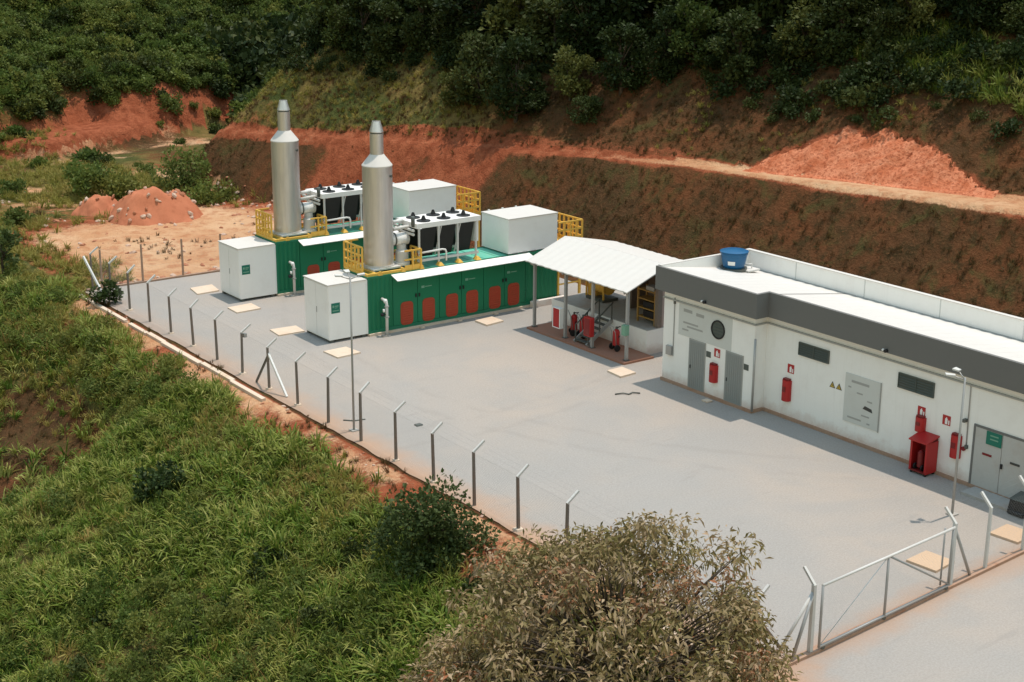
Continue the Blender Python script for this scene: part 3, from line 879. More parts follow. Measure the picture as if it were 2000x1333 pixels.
def cooler(y0, label):
    t = thing('dry_cooler', label, 'dry cooler', (3.0, y0, HC), 'six-fan dry coolers on the container roofs')
    x0, x1 = 0.15, 3.85; ya, yb = 0.25, 2.15
    MB().box(x0 - 0.08, x1 + 0.12, ya - 0.02, yb + 0.02, 2.02, 2.27).build('fan_deck', 'white_steel', t)
    def fan():
        m = MB(); m.lathe([(0.36, 2.27), (0.36, 2.31), (0.33, 2.315), (0.11, 2.34)], 0, 0, 24)
        return m.mesh('fan_guard', 'black')
    def motor():
        m = MB(); m.lathe([(0.13, 2.30), (0.13, 2.36), (0.09, 2.46), (0.06, 2.55)], 0, 0, 16)
        return m.mesh('fan_motor', 'black')
    fm, mm = fan(), motor()
    for iy, y in enumerate((0.72, 1.70)):
        for x in (0.78, 2.0, 3.22):
            f = bpy.data.objects.new('fan', fm); COL.objects.link(f); f.parent = t; f.location = (x, y, 0)
            g = bpy.data.objects.new('motor', mm); COL.objects.link(g); g.parent = f
    seg = [(0.33, 1.28), (1.50, 2.45), (2.67, 3.58)]
    for near in (True, False):
        for a, b in seg:
            y_t, y_b = (ya + 0.02, ya + 0.30) if near else (yb - 0.02, yb - 0.30)
            dy = 0.05 if near else -0.05
            m = MB()
            ta = 0.10
            bot = [(a + ta, y_b, 0.50), (b - ta, y_b, 0.50), (b - ta, y_b + dy, 0.50), (a + ta, y_b + dy, 0.50)]
            top = [(a, y_t, 1.98), (b, y_t, 1.98), (b, y_t + dy, 1.98), (a, y_t + dy, 1.98)]
            if not near: bot = bot[::-1]; top = top[::-1]
            m.hexa(bot, top); m.build('coil', 'coil', t)
    for x in (0.22, 1.39, 2.56, 3.70):
        for y in (ya + 0.03, yb - 0.03):
            MB().box(x - 0.045, x + 0.045, y - 0.04, y + 0.04, 0.16, 2.02).build('upright', 'galv_light', t)
        m = MB(); 
        if 0.5 < x < 3: 
            m.bar((x + 0.16, ya + 0.01, 2.0), (x - 0.02, ya + 0.32, 0.5), 0.05).build('strut', 'galv_light', t)
    for y in (ya + 0.03, yb - 0.03):
        MB().box(x0, x1, y - 0.05, y + 0.05, 0.30, 0.42).build('bottom_rail', 'galv_light', t)
    MB().box(3.74, 3.98, ya + 0.2, yb - 0.2, 0.9, 2.0).build('control_panel', 'white_steel', t)
    for x in (1.39, 2.56, 3.70):
        m = MB(); m.hexa([(x - .16, -0.02, 0), (x + .16, -0.02, 0), (x + .16, .34, 0), (x - .16, .34, 0)], [(x - .05, 0.1, 0.17), (x + .05, 0.1, 0.17), (x + .05, .3, 0.17), (x - .05, .3, 0.17)])
        m.build('foot', 'yellow_steel', t)
    # header pipes on the west end and a return pipe along the near side
    for k, z in enumerate((1.72, 1.92)):
        MB().tube([(-0.05, 0.35, z), (-0.12, 2.1, z + 0.05)], 0.07, 10).build('header_pipe', 'galv_light', t)
    MB().tube([(-0.9, 0.9, 2.0), (-0.35, 0.9, 2.05), (0.0, 0.9, 2.05)], 0.09, 10).build('header_pipe', 'galv_light', t)
    MB().tube([(-0.5, 1.6, 2.2), (0.1, 1.6, 2.25)], 0.10, 10).build('header_pipe', 'pipe_white', t)
    m = MB(); m.tube([(0.05, 0.55, 2.10), (0.0, 0.5, 2.62)], 0.10, 12); m.build('valve', 'dark_steel', t)
    m = MB(); m.tube([(0.1, 0.16, 0.78), (1.55, 0.16, 0.82), (1.72, 0.16, 0.78), (1.78, 0.16, 0.64), (1.78, 0.16, 0.2)], 0.05, 10)
    m.build('return_pipe', 'pipe_white', t)
cooler(0.0, 'white dry cooler with six black fans on the nearer container')
cooler(9.655, 'white dry cooler with black fans on the back container, half behind the near stack')

def standpipe(x, y, label):
    t = thing('gas_standpipe', label, 'pipe', (x, y, 0), 'gas standpipes')
    MB().tube([(0, 0, 0.05), (0, 0, 1.62), (0.0, 0.05, 1.74), (0.0, 0.14, 1.80), (-0.02, 0.42, 1.82)], 0.075, 12).build('pipe', 'galv_light', t)
    MB().tube([(0, 0.06, 1.72), (0, 0.16, 1.82)], 0.10, 12).build('elbow', 'white_plastic', t)
    for z in (0.10, 0.95, 1.5): MB().lathe([(0.12, z), (0.12, z + 0.05)], 0, 0, 14).build('flange', 'galv', t)
    m = MB(); m.tube([(0, 0, 1.1), (-0.22, 0.05, 1.12)], 0.035, 8); m.tube([(-0.22, 0.05, 1.05), (-0.22, 0.05, 1.2)], 0.09, 12); m.build('valve', 'black', t)
    MB().tube([(-0.15, 0.02, 1.25), (-0.15, 0.02, 1.40)], 0.06, 10).build('gauge', 'white_plastic', t)
    MB().box(-0.28, 0.16, -0.14, 0.14, 0.0, 0.06).build('foot_plate', 'concrete', t)
standpipe(0.80, -0.46, 'galvanised gas standpipe at the corner of the nearer container')
standpipe(0.80, 9.19, 'galvanised gas standpipe at the corner of the back container')

# ------------------------------------------------------------------ manhole slabs on the gravel
def slab(pts, label, mat='concrete_pale', h=0.07):
    m = MB()
    cx = sum(p[0] for p in pts) / 4; cy = sum(p[1] for p in pts) / 4
    q = sorted(pts, key=lambda p: math.atan2(p[1] - cy, p[0] - cx))
    m.hexa([(x - cx, y - cy, -0.04) for x, y in q], [((x - cx) * 0.985, (y - cy) * 0.985, h) for x, y in q])
    o = m.build('manhole_slab', mat)
    o.location = (cx, cy, 0)
    tag(o, label, 'slab', 'manhole slabs set in the gravel')
slab([(-3.27, 13.83), (-1.9, 13.9), (-2.14, 12.45), (-3.5, 12.35)], 'pale concrete slab on gravel behind the back white enclosure')
slab([(-3.40, 8.85), (-1.95, 8.95), (-2.0, 7.70), (-3.45, 7.62)], 'pale concrete slab on gravel in front of the back white enclosure')
slab([(-3.55, 3.75), (-2.1, 3.65), (-2.21, 2.5), (-3.66, 2.55)], 'pale sandy slab on gravel just behind the nearer white enclosure')
slab([(-3.2, -1.12), (-1.92, -1.08), (-1.80, -2.30), (-3.15, -2.42)], 'pale concrete slab on gravel in front of the nearer white enclosure, beside the lamp pole')
slab([(5.86, -0.82), (7.03, -0.72), (7.06, -1.72), (5.86, -1.90)], 'pale slab beside the red vents, between container and shelter', h=0.09)
slab([(5.95, -11.37), (6.89, -11.34), (6.85, -12.37), (5.86, -12.45)], 'pale slab between shelter and the white building corner', h=0.09)
slab([(0.75, -33.0), (1.9, -32.9), (2.0, -34.0), (0.85, -34.15)], 'orange slab lying behind the gate', 'orange_slab', 0.08)
slab([(4.85, -33.2), (6.0, -33.1), (6.1, -34.2), (4.95, -34.3)], 'orange slab inside the front fence near the right edge', 'orange_slab', 0.08)

# ------------------------------------------------------------------ open shelter
def shelter():
    t = thing('open_shelter', 'open shelter with white pitched metal roof between container and white building', 'shelter', (7.3, -7.0, 0))
    ox, oy = 7.3, -7.0
    def sh(x0, x1, z0, z1, name):
        m = MB()
        n = 28; ya, yb = -10.95 - oy, -3.10 - oy
        vs = []; 
        for i in range(n + 1):
            y = ya + (yb - ya) * i / n
            dz = 0.022 if i % 2 else 0.0
            for x, z in ((x0, z0), (x1, z1)): vs.append((x - ox, y, z + dz))
        k = len(vs)
        vs += [(x, y, z - 0.05) for x, y, z in vs]
        fs = []
        for i in range(n):
            a = 2 * i
            fs += [(a, a + 1, a + 3, a + 2), (k + a, k + a + 2, k + a + 3, k + a + 1), (a, a + 2, k + a + 2, k + a), (a + 1, k + a + 1, k + a + 3, a + 3)]
        fs += [(0, k, k + 1, 1), (2 * n, 2 * n + 1, k + 2 * n + 1, k + 2 * n)]
        m.add(vs, fs); m.build(name, 'white_roof', t)
    sh(7.38, 9.90, 3.48, 4.44, 'roof_sheet'); sh(9.91, 13.15, 4.44, 3.76, 'roof_sheet')
    for y in (-3.54, -6.07, -8.17, -10.72):
        x = 7.66
        MB().box(x - ox - 0.065, x - ox + 0.065, y - oy - 0.065, y - oy + 0.065, 0.0, 3.50).build('post', 'galv', t)
        MB().box(x - ox - 0.13, x - ox + 0.13, y - oy - 0.13, y - oy + 0.13, 0.10, 0.13).build('base_plate', 'dark_steel', t)
        MB().bar((7.4 - ox, y - oy, 3.40), (9.9 - ox, y - oy, 4.33), 0.08, 0.12).build('rafter', 'galv', t)
        MB().bar((9.9 - ox, y - oy, 4.33), (13.1 - ox, y - oy, 3.66), 0.08, 0.12).build('rafter', 'galv', t)
        MB().box(12.9 - ox, 13.03 - ox, y - oy - 0.065, y - oy + 0.065, 0.9, 3.72).build('post', 'galv', t)
    for x, z in ((7.55, 3.50), (9.9, 4.36), (12.95, 3.74)):
        MB().bar((x - ox, -10.9 - oy, z - 0.02), (x - ox, -3.15 - oy, z - 0.02), 0.07, 0.1).build('purlin', 'galv', t)
    MB().box(7.28 - ox, 9.15 - ox, -11.0 - oy, -3.4 - oy, -0.02, 0.10).build('floor_slab', 'slab_red', t)
    MB().box(7.58 - ox - 0.16, 7.58 - ox + 0.1, -10.72 - oy - 0.13, -10.72 - oy + 0.13, 1.35, 1.85).build('junction_box', 'mint', t)
    # raised loading platform with white front wall
    p = thing('raised_platform', 'raised white-walled concrete platform at the back of the shelter', 'platform', (11.5, -6.9, 0))
    px, py = 11.5, -6.9
    MB().box(9.18 - px, 14.3 - px, -10.4 - py, -3.0 - py, -0.05, 1.20).build('wall', 'white_wall', p)
    MB().box(9.22 - px, 14.3 - px, -10.38 - py, -3.0 - py, 1.20, 1.23).build('floor', 'concrete', p)
    m = MB(); m.box(9.95, 12.2, -0.36, -0.13, -0.03, 0.34)
    o = m.build('low_wall', 'white_wall'); tag(o, 'low white wall along the foot of the green container by the shelter', 'wall')
    r = thing('pump_room', 'plastered pump room standing open on the raised platform, in shade', 'room', (12.0, -8.5, 1.23))
    rx, ry = 12.0, -8.5
    MB().box(12.3 - rx, 12.45 - rx, -10.3 - ry, -5.2 - ry, 0, 2.45).build('back_wall', 'shaded_wall', r)
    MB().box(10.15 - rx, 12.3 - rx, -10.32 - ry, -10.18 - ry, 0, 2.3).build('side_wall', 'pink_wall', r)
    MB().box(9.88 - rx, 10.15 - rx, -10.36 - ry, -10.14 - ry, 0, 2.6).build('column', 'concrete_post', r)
    MB().box(11.2 - rx, 12.3 - rx, -6.9 - ry, -6.8 - ry, 0, 2.3).build('partition', 'shaded_wall', r)
    # stair up to the platform
    s = thing('steel_stair', 'dark steel stair with handrails up to the shelter platform', 'stair', (7.55, -7.4, 0))
    for y in (-0.48, 0.48):
        MB().bar((0.0, y, 0.12), (1.62, y, 1.20), 0.05, 0.20).build('stringer', 'galv', s)
        MB().bar((0.05, y, 0.95), (1.62, y, 2.08), 0.05).build('handrail', 'dark_steel', s)
        for k in (0.08, 0.8, 1.55):
            MB().box(k - 0.025, k + 0.025, y - 0.025, y + 0.025, 0.12 + k * 0.667, 0.93 + k * 0.72).build('baluster', 'dark_steel', s)
    for k in range(6):
        x = 0.06 + k * 0.27; z = 0.22 + k * 0.18
        MB().box(x, x + 0.26, -0.45, 0.45, z - 0.02, z + 0.02).build('tread', 'dark_steel', s)
    # yellow rack and yellow pump
    k = thing('yellow_rack', 'yellow rack with shade painted into its colour, standing by the pink wall under the shelter', 'rack', (10.0, -9.4, 1.23))
    for x in (0, 0.55):
        for y in (-0.62, 0.62): MB().box(x - 0.04, x + 0.04, y - 0.04, y + 0.04, 0, 1.75).build('upright', 'shaded_yellow', k)
    for z in (0.25, 0.7, 1.15, 1.6): MB().box(-0.03, 0.58, -0.6, 0.6, z, z + 0.06).build('shelf', 'shaded_yellow', k)
    for z in (0.31, 0.76): MB().box(0.05, 0.5, -0.45, 0.3, z, z + 0.3).build('crate', 'black', k)
    MB().box(0.02, 0.5, -0.5, 0.1, 1.66, 1.86).build('tray', 'galv', k)
    k = thing('yellow_pump_set', 'yellow pump set on the platform, seen below the shelter roof', 'pump', (11.2, -4.6, 1.23))
    MB().box(-0.5, 0.5, -0.7, 0.7, 0, 0.15).build('base', 'dark_steel', k)
    MB().tube([(0, -0.6, 0.75), (0, 0.3, 0.75)], 0.42, 18).build('drum', 'yellow_steel', k)
    MB().tube([(0, 0.0, 1.1), (0, 0.0, 1.7), (0, 0.35, 1.8)], 0.14, 12).build('riser', 'yellow_steel', k)
    MB().box(-0.35, 0.35, 0.25, 0.75, 0.15, 1.3).build('motor', 'yellow_steel', k)
    m = MB()
    for y in (-0.65, 0.72): m.bar((-0.45, y, 0.1), (-0.45, y, 1.9), 0.07)
    m.bar((-0.45, -0.65, 1.9), (-0.45, 0.72, 1.9), 0.07); m.bar((-0.45, -0.65, 1.2), (-0.45, 0.72, 1.2), 0.06)
    m.build('guard_frame', 'yellow_steel', k)
shelter()

def cabinet(loc, label, w=0.5, h=0.95, mat='red_paint', frame=True):
    t = thing('hose_cabinet', label, 'cabinet', loc, 'red fire hose cabinets under the shelter')
    MB().box(-0.12, 0.12, -w / 2, w / 2, 0, h).build('body', mat, t)
    if frame:
        m = MB()
        for y in (-w / 2 - 0.05, w / 2): m.box(-0.14, 0.10, y, y + 0.05, -0.04, h + 0.04)
        m.box(-0.14, 0.10, -w / 2, w / 2, -0.04, -0.002); m.box(-0.14, 0.10, -w / 2, w / 2, h + 0.002, h + 0.04)
        m.build('frame', 'white_plastic', t)
    MB().box(-0.135, -0.12, -w / 2 + 0.05, w / 2 - 0.05, 0.06, h - 0.06).build('door', 'red_dark' if not frame else mat, t)
cabinet((7.48, -5.72, 0.62), 'red fire cabinet in a white frame on the second shelter post')
cabinet((7.50, -8.10, 0.70), 'plain red fire cabinet on the third shelter post, in front of the stair', frame=False)

def cart(loc, rz, label):
    t = thing('wheeled_extinguisher', label, 'fire extinguisher', loc, 'wheeled fire extinguishers under the shelter')
    t.rotation_euler[2] = rz
    MB().lathe([(0.10, 0.22), (0.17, 0.27), (0.17, 0.92), (0.12, 1.02), (0.05, 1.06)], 0, 0, 18).build('cylinder', 'red_paint', t)
    MB().lathe([(0.055, 1.06), (0.055, 1.16), (0.03, 1.18)], 0, 0, 10).build('valve', 'dark_steel', t)
    for y in (-0.24, 0.24):
        w = MB(); w.tube([(0.08, y - 0.035, 0.16), (0.08, y + 0.035, 0.16)], 0.16, 18); w.build('wheel', 'black', t)
        MB().tube([(0.08, y * 0.7, 0.16), (0.16, y * 0.7, 0.9), (0.30, y * 0.7, 1.25)], 0.018, 6).build('handle', 'galv', t)
    MB().tube([(0.30, -0.17, 1.25), (0.30, 0.17, 1.25)], 0.018, 6).build('grip', 'galv', t)
    pts = [(0.0, 0.0, 1.15)] + [(-0.10 - 0.12 * math.sin(a), 0.22 * math.cos(a), 0.85 + 0.3 * math.sin(a * 1.0)) for a in np.linspace(1.4, 6.0, 12)]
    MB().tube(pts, 0.02, 6).build('hose', 'black', t)
cart((8.35, -5.9, 0.10), 2.6, 'wheeled red fire extinguisher left of the stair, behind the framed cabinet')
cart((8.40, -6.55, 0.10), 2.9, 'wheeled red fire extinguisher right beside the foot of the stair')
cart((8.35, -9.15, 0.10), 3.0, 'wheeled red fire extinguisher standing alone right of the stair')

# ------------------------------------------------------------------ white service building
XW, XP = 7.973, 7.275
Y1, Y2, YE = -13.66, -19.33, -44.0
XB = 12.62
HB = 5.30
def building():
    t = thing('service_building', 'long white service building with dark grey fascia and flat roof', 'building', (10.0, -25, 0))
    ox, oy = 10.0, -25.0
    def b(x0, x1, y0, y1, z0, z1, name, mat, par=t):
        return MB().box(x0 - ox, x1 - ox, y0 - oy, y1 - oy, z0, z1).build(name, mat, par)
    b(XP, XW + 0.2, Y2, Y1, -0.1, 4.30, 'wall', 'white_wall')
    b(XW, XB - 0.02, YE, Y2 - 0.002, -0.1, 4.28, 'wall', 'white_wall')
    b(XW + 0.2, XB - 0.02, Y2 + 0.002, Y1 - 0.002, -0.1, 4.29, 'wall', 'white_wall')
    # plinth stained with red earth, drip moulding below the fascia
    m = MB()
    m.box(XP - 0.06 - ox, XP - 0.002 - ox, Y2 - 0.06 - oy, Y1 + 0.05 - oy, -0.1, 0.14)
    m.box(XP - 0.002 - ox, XW - 0.06 - ox, Y2 - 0.06 - oy, Y2 - 0.002 - oy, -0.1, 0.14)
    m.box(XW - 0.06 - ox, XW - 0.002 - ox, YE - oy, Y2 - 0.062 - oy, -0.1, 0.14)
    m.build('plinth', 'concrete_rust', t)
    m = MB()
    m.box(XP - 0.07 - ox, XP - 0.002 - ox, Y2 - 0.07 - oy, Y1 + 0.05 - oy, 3.86, 3.92)
    m.box(XP - 0.002 - ox, XW - 0.07 - ox, Y2 - 0.07 - oy, Y2 - 0.002 - oy, 3.86, 3.92)
    m.box(XW - 0.07 - ox, XW - 0.002 - ox, YE - oy, Y2 - 0.072 - oy, 3.86, 3.92)
    m.build('moulding', 'ink_grey', t)
    OV = 0.31
    m = MB()
    m.box(XP - OV - ox, XP - OV + 0.15 - ox, Y2 - OV - oy, Y1 + OV - oy, 4.24, HB)
    m.box(XP - OV + 0.152 - ox, XW - OV + 0.15 - ox, Y2 - OV - oy, Y2 - OV + 0.15 - oy, 4.24, HB - 0.002)
    m.box(XW - OV - ox, XW - OV + 0.15 - ox, YE - oy, Y2 - OV - 0.002 - oy, 4.24, HB)
    m.box(XP - OV + 0.152 - ox, XB - ox, Y1 + OV - 0.15 - oy, Y1 + OV - oy, 4.24, HB - 0.004)
    m.build('fascia', 'fascia', t)
    m = MB()   # soffit
    m.box(XP - OV + 0.15 - ox, XP - 0.003 - ox, Y2 - OV + .15 - oy, Y1 + OV - .15 - oy, 4.27, 4.30)
    m.box(XW - OV + 0.15 - ox, XW - 0.003 - ox, YE - oy, Y2 - OV - .003 - oy, 4.27, 4.30)
    m.build('soffit', 'fascia', t)
    # parapet inner faces: west end and back
    m = MB()
    m.box(XB - ox, XB + 0.16 - ox, YE - oy, Y1 + OV - oy, 3.9, HB)
    m.build('parapet', 'white_wall', t)
    m = MB(); m.box(XB - 0.03 - ox, XB + 0.19 - ox, YE - oy, Y1 + OV + 0.02 - oy, HB + .001, HB + 0.035)
    m.box(XP - OV + 0.16 - ox, XB - 0.03 - ox, Y1 + OV - 0.16 - oy, Y1 + OV + 0.02 - oy, HB + 0.001, HB + 0.03)
    m.build('coping', 'white_roof', t)
    m = MB(); m.box(XP - OV + 0.16 - ox, XB - 0.002 - ox, Y1 + OV - 0.17 - oy, Y1 + OV - 0.152 - oy, 4.3, HB - .005); m.build('parapet_face', 'white_wall', t)
    # panel joints on the parapet
    m = MB()
    y = -16.5
    while y > -42: m.box(XB - 0.012 - ox, XB - 0.001 - ox, y - oy, y + 0.05 - oy, 4.3, HB - 0.002); y -= 4.0
    m.build('parapet_joint', 'sign_grey', t)
    # roof sheets falling from the front edge to the back gutter, ribs across
    m = MB()
    def zr(x): return 5.27 - (x - 7.0) * (0.80 / 5.6)
    def sheet(xa, ya, yb):
        n = int((ya - yb) / 0.30); vs = []
        for i in range(n + 1):
            y = ya + (yb - ya) * i / n; dz = 0.02 if i % 2 else 0
            vs += [(xa - ox, y - oy, zr(xa) + dz), (XB - 0.004 - ox, y - oy, zr(XB) + dz)]
        m.add(vs, [(2 * i, 2 * i + 2, 2 * i + 3, 2 * i + 1) for i in range(n)])
    sheet(XP - OV + 0.152, Y1 + OV - 0.172, Y2 - OV + 0.155); sheet(XW - OV + 0.152, Y2 - OV + 0.155, YE)
    m.build('roof', 'white_roof', t)
    m = MB(); m.box(XB - 0.10 - ox, XB - 0.006 - ox, YE - oy, Y1 + 0.1 - oy, zr(XB) + 0.02, zr(XB) + 0.05); m.build('gutter', 'galv', t)
    # doors in the projecting block
    for ya, yb in ((-15.45, -16.38), (-17.74, -18.69)):
        d = b(XP - 0.045, XP - 0.003, yb, ya, 0.12, 2.32, 'door', 'door_grey')
        m = MB()
        for k in range(7):
            y = yb + 0.08 + k * 0.125
            m.box(XP - 0.058 - ox, XP - 0.045 - ox, y - oy, y + 0.05 - oy, 0.2, 2.25)
        m.build('rib', 'door_grey', d)
        MB().box(XP - 0.075 - ox, XP - 0.058 - ox, ya - 0.12 - oy, ya - 0.07 - oy, 1.05, 1.2).build('handle', 'black', d)
        m = MB(); m.box(XP - 0.03 - ox, XP - 0.002 - ox, ya - oy, ya + 0.06 - oy, 0.12, 2.38); m.box(XP - 0.03 - ox, XP - 0.002 - ox, yb - 0.06 - oy, yb - oy, 0.12, 2.38); m.box(XP - 0.03 - ox, XP - 0.002 - ox, yb - oy, ya - oy, 2.32, 2.38)
        m.build('frame', 'ink_grey', d)
    # painted panel with faint lettering and the round fan opening
    pn = b(XP - 0.012, XP - 0.002, -17.98, -14.65, 2.40, 3.84, 'wall_panel', 'sign_grey')
    m = MB()
    for ya, yb, z, h in ((-14.95, -15.5, 3.50, 0.14), (-15.75, -16.25, 3.46, 0.14), (-14.95, -15.9, 2.98, 0.08), (-15.2, -16.2, 2.82, 0.08), (-14.9, -15.3, 2.66, .07)):
        m.box(XP - 0.016 - ox, XP - 0.012 - ox, yb - oy, ya - oy, z, z + h)
    m.build('faded_lettering', 'ink_grey', pn)
    def disc(r, x, n=36):
        return [(x - ox, -17.15 - oy + r * math.cos(2 * math.pi * k / n), 3.17 + r * math.sin(2 * math.pi * k / n)) for k in range(n)]
    m = MB()
    n = 36
    a, c = disc(0.42, XP - 0.05), disc(0.36, XP - 0.05)
    a2, c2 = disc(0.42, XP - 0.012), disc(0.36, XP - 0.014)
    m.add(a + c + a2 + c2, [(k, n + k, n + (k + 1) % n, (k + 1) % n) for k in range(n)] + [(k, (k + 1) % n, 2 * n + (k + 1) % n, 2 * n + k) for k in range(n)] + [(n + k, 3 * n + k, 3 * n + (k + 1) % n, n + (k + 1) % n) for k in range(n)])
    f = m.build('round_fan', 'black', t)
    m = MB(); m.add(disc(0.365, XP - 0.02), [tuple(range(n))[::-1]]); m.build('fan_plate', 'louvre', f)
    m = MB()
    for k in range(4):
        z = 2.96 + k * 0.14; hw = math.sqrt(max(0.01, 0.35 ** 2 - (z - 3.17) ** 2))
        m.box(XP - 0.042 - ox, XP - 0.022 - ox, -17.15 - hw - oy, -17.15 + hw - oy, z - 0.012, z + 0.012)
    m.build('fan_grille', 'louvre', f)
    # louvred windows
    for ya, yb, z0, z1 in ((-21.2, -22.85, 2.95, 3.50), (-26.38, -28.08, 2.93, 3.53)):
        w = b(XW - 0.012, XW - 0.002, yb, ya, z0, z1, 'window', 'louvre')
        for k in range(6):
            z = z0 + 0.03 + k * (z1 - z0 - 0.06) / 5.4
            m = MB(); m.hexa([(XW - 0.06 - ox, yb + .03 - oy, z), (XW - 0.013 - ox, yb + .03 - oy, z + 0.05), (XW - 0.013 - ox, ya - .03 - oy, z + 0.05), (XW - 0.06 - ox, ya - .03 - oy, z)],
                   [(XW - 0.06 - ox, yb + .03 - oy, z + .012), (XW - 0.013 - ox, yb + .03 - oy, z + 0.062), (XW - 0.013 - ox, ya - .03 - oy, z + 0.062), (XW - 0.06 - ox, ya - .03 - oy, z + .012)])
            m.build('slat', 'louvre', w)
        m = MB()
        for y in (ya - 0.03, yb, (ya + yb) / 2 - 0.02): m.box(XW - 0.07 - ox, XW - 0.013 - ox, y - oy, y + 0.03 - oy, z0, z1)
        for z in (z0, z1 - 0.03): m.box(XW - 0.071 - ox, XW - 0.013 - ox, yb + .03 - oy, ya - 0.03 - oy, z, z + 0.03)
        m.build('frame', 'louvre', w)
    # double door at the right
    d = None
    for ya, yb in ((-30.08, -31.24), (-31.27, -32.45)):
        d = b(XW - 0.04, XW - 0.002, yb, ya, 0.14, 2.40, 'door', 'door_pale')
        MB().box(XW - 0.06 - ox, XW - 0.04 - ox, (yb + ya) / 2 - 0.2 - oy, (yb + ya) / 2 + 0.2 - oy, 1.42, 1.5).build('marking', 'ink_dark' if ya < -31 else 'red_dark', d)
    MB().box(XW - 0.09 - ox, XW - 0.04 - ox, -31.36 - oy, -31.28 - oy, 1.12, 1.3).build('handle', 'black', d)
    m = MB()
    m.box(XW - 0.05 - ox, XW - 0.002 - ox, -30.08 - oy, -29.99 - oy, 0.1, 2.48); m.box(XW - 0.05 - ox, XW - 0.002 - ox, -32.54 - oy, -32.45 - oy, 0.1, 2.48); m.box(XW - 0.05 - ox, XW - 0.002 - ox, -32.45 - oy, -30.08 - oy, 2.40, 2.48)
    m.build('door_frame', 'fascia', t)
    gsn = b(XW - 0.075, XW - 0.041, -31.23, -30.58, 1.88, 2.38, 'door_sign', 'green_sign')
    m = MB()
    for z in (2.22, 2.08): m.box(XW - 0.08 - ox, XW - 0.075 - ox, -31.1 - oy, -30.75 - oy, z, z + 0.05)
    m.build('sign_line', 'mint', gsn)
    MB().box(XW - 0.9 - ox, XW - 0.07 - ox, -33.2 - oy, -30.3 - oy, -0.02, 0.11).build('door_step', 'concrete', t)
    # notice board
    nb = b(XW - 0.03, XW - 0.003, -25.56, -23.77, 0.84, 2.85, 'notice_board', 'sign_grey')
    m = MB(); m.box(XW - 0.05 - ox, XW - 0.031 - ox, -25.60 - oy, -25.56 - oy, 0.82, 2.87); m.build('edge', 'ink_grey', nb)
    m = MB()
    for ya, yb, z, h in ((-24.1, -25.0, 2.52, .10), (-23.95, -24.1, 2.28, .06), (-24.4, -24.7, 2.12, .06), (-24.95, -25.2, 1.90, .06), (-24.7, -25.1, 1.26, .06), (-24.0, -24.7, 1.02, .07), (-25.0, -25.15, .98, .06)):
        m.box(XW - 0.035 - ox, XW - 0.030 - ox, yb - oy, ya - oy, z, z + h)
    m.build('notice_line', 'ink_grey', nb)
    m = MB(); m.hexa([(XW - 0.036 - ox, -25.25 - oy, 1.52), (XW - 0.030 - ox, -25.25 - oy, 1.52), (XW - 0.030 - ox, -24.75 - oy, 1.58), (XW - 0.036 - ox, -24.75 - oy, 1.58)],
                     [(XW - 0.036 - ox, -25.2 - oy, 1.66), (XW - 0.030 - ox, -25.2 - oy, 1.66), (XW - 0.030 - ox, -24.85 - oy, 1.72), (XW - 0.036 - ox, -24.85 - oy, 1.72)])
    m.build('emblem', 'ink_dark', nb)
    # warning triangles
    for y in (-23.10, -23.45):
        m = MB(); x = XW - 0.012 - ox
        def tri(s, xx, dz=0.0): return [(xx, y - oy + s, 2.02 + dz), (xx, y - oy - s, 2.02 + dz), (xx, y - oy, 2.02 + dz + s * 1.75)]
        a, c = tri(0.15, x), tri(0.15, XW - 0.003 - ox)
        m.add(a + c, [(0, 2, 1), (0, 1, 4, 3), (1, 2, 5, 4), (2, 0, 3, 5)])
        s = m.build('warning_sign', 'ink_dark', t)
        m = MB(); m.add(tri(0.10, x - 0.003, 0.025), [(0, 2, 1)]); m.build('sign_face', 'amber', s)
        m = MB(); m.box(x - 0.008, x - 0.0032, y - oy - 0.014, y - oy + 0.014, 2.07, 2.15); m.build('sign_symbol', 'ink_dark', s)
    # fire symbols: red square with white pictogram
    for xx, y, z in ((XP, -17.15, 2.12), (XW, -20.81, 2.22), (XW, -27.57, 2.26), (XW, -28.74, 2.24)):
        m = MB(); m.box(xx - 0.014 - ox, xx - 0.003 - ox, y - 0.18 - oy, y + 0.18 - oy, z - 0.19, z + 0.19)
        s = m.build('fire_sign', 'red_paint', t)
        m = MB(); m.box(xx - 0.02 - ox, xx - 0.014 - ox, y - 0.05 - oy, y + 0.06 - oy, z - 0.15, z + 0.07); m.box(xx - 0.02 - ox, xx - 0.014 - ox, y - 0.02 - oy, y + 0.02 - oy, z + 0.07, z + 0.12)
        m.box(xx - 0.02 - ox, xx - 0.014 - ox, y - 0.14 - oy, y - 0.09 - oy, z - 0.15, z + 0.02)
        m.build('pictogram', 'white_plastic', s)
    for y in (-16.62, -18.92):
        b(XP - 0.014, XP - 0.003, y - 0.14, y + 0.14, 1.80, 2.06, 'door_plate', 'louvre')
    b(XP - 0.12, XP - 0.003, -14.32, -13.98, 1.32, 1.74, 'meter_box', 'galv')
    m = MB(); m.box(XP - 0.04 - ox, XP - 0.003 - ox, -14.38 - oy, -14.345 - oy, 1.30, 4.0); m.build('conduit', 'galv', t)
    MB().box(XP - 0.06 - ox, XP - 0.005 - ox, -14.42 - oy, -14.32 - oy, 3.72, 3.86).build('conduit_box', 'dark_steel', t)
    MB().tube([(XP - 0.06 - ox, Y2 - 0.10 - oy, 0.1), (XP - 0.06 - ox, Y2 - 0.10 - oy, 3.3)], 0.05, 10).build('drainpipe', 'galv', t)
    m = MB(); m.tube([(XW - 0.03 - ox, -28.9 - oy, 3.88), (XW - 0.03 - ox, -29.62 - oy, 3.88), (XW - 0.03 - ox, -29.68 - oy, 3.8), (XW - 0.03 - ox, -29.72 - oy, 1.55)], 0.022, 8); m.build('conduit', 'galv', t)
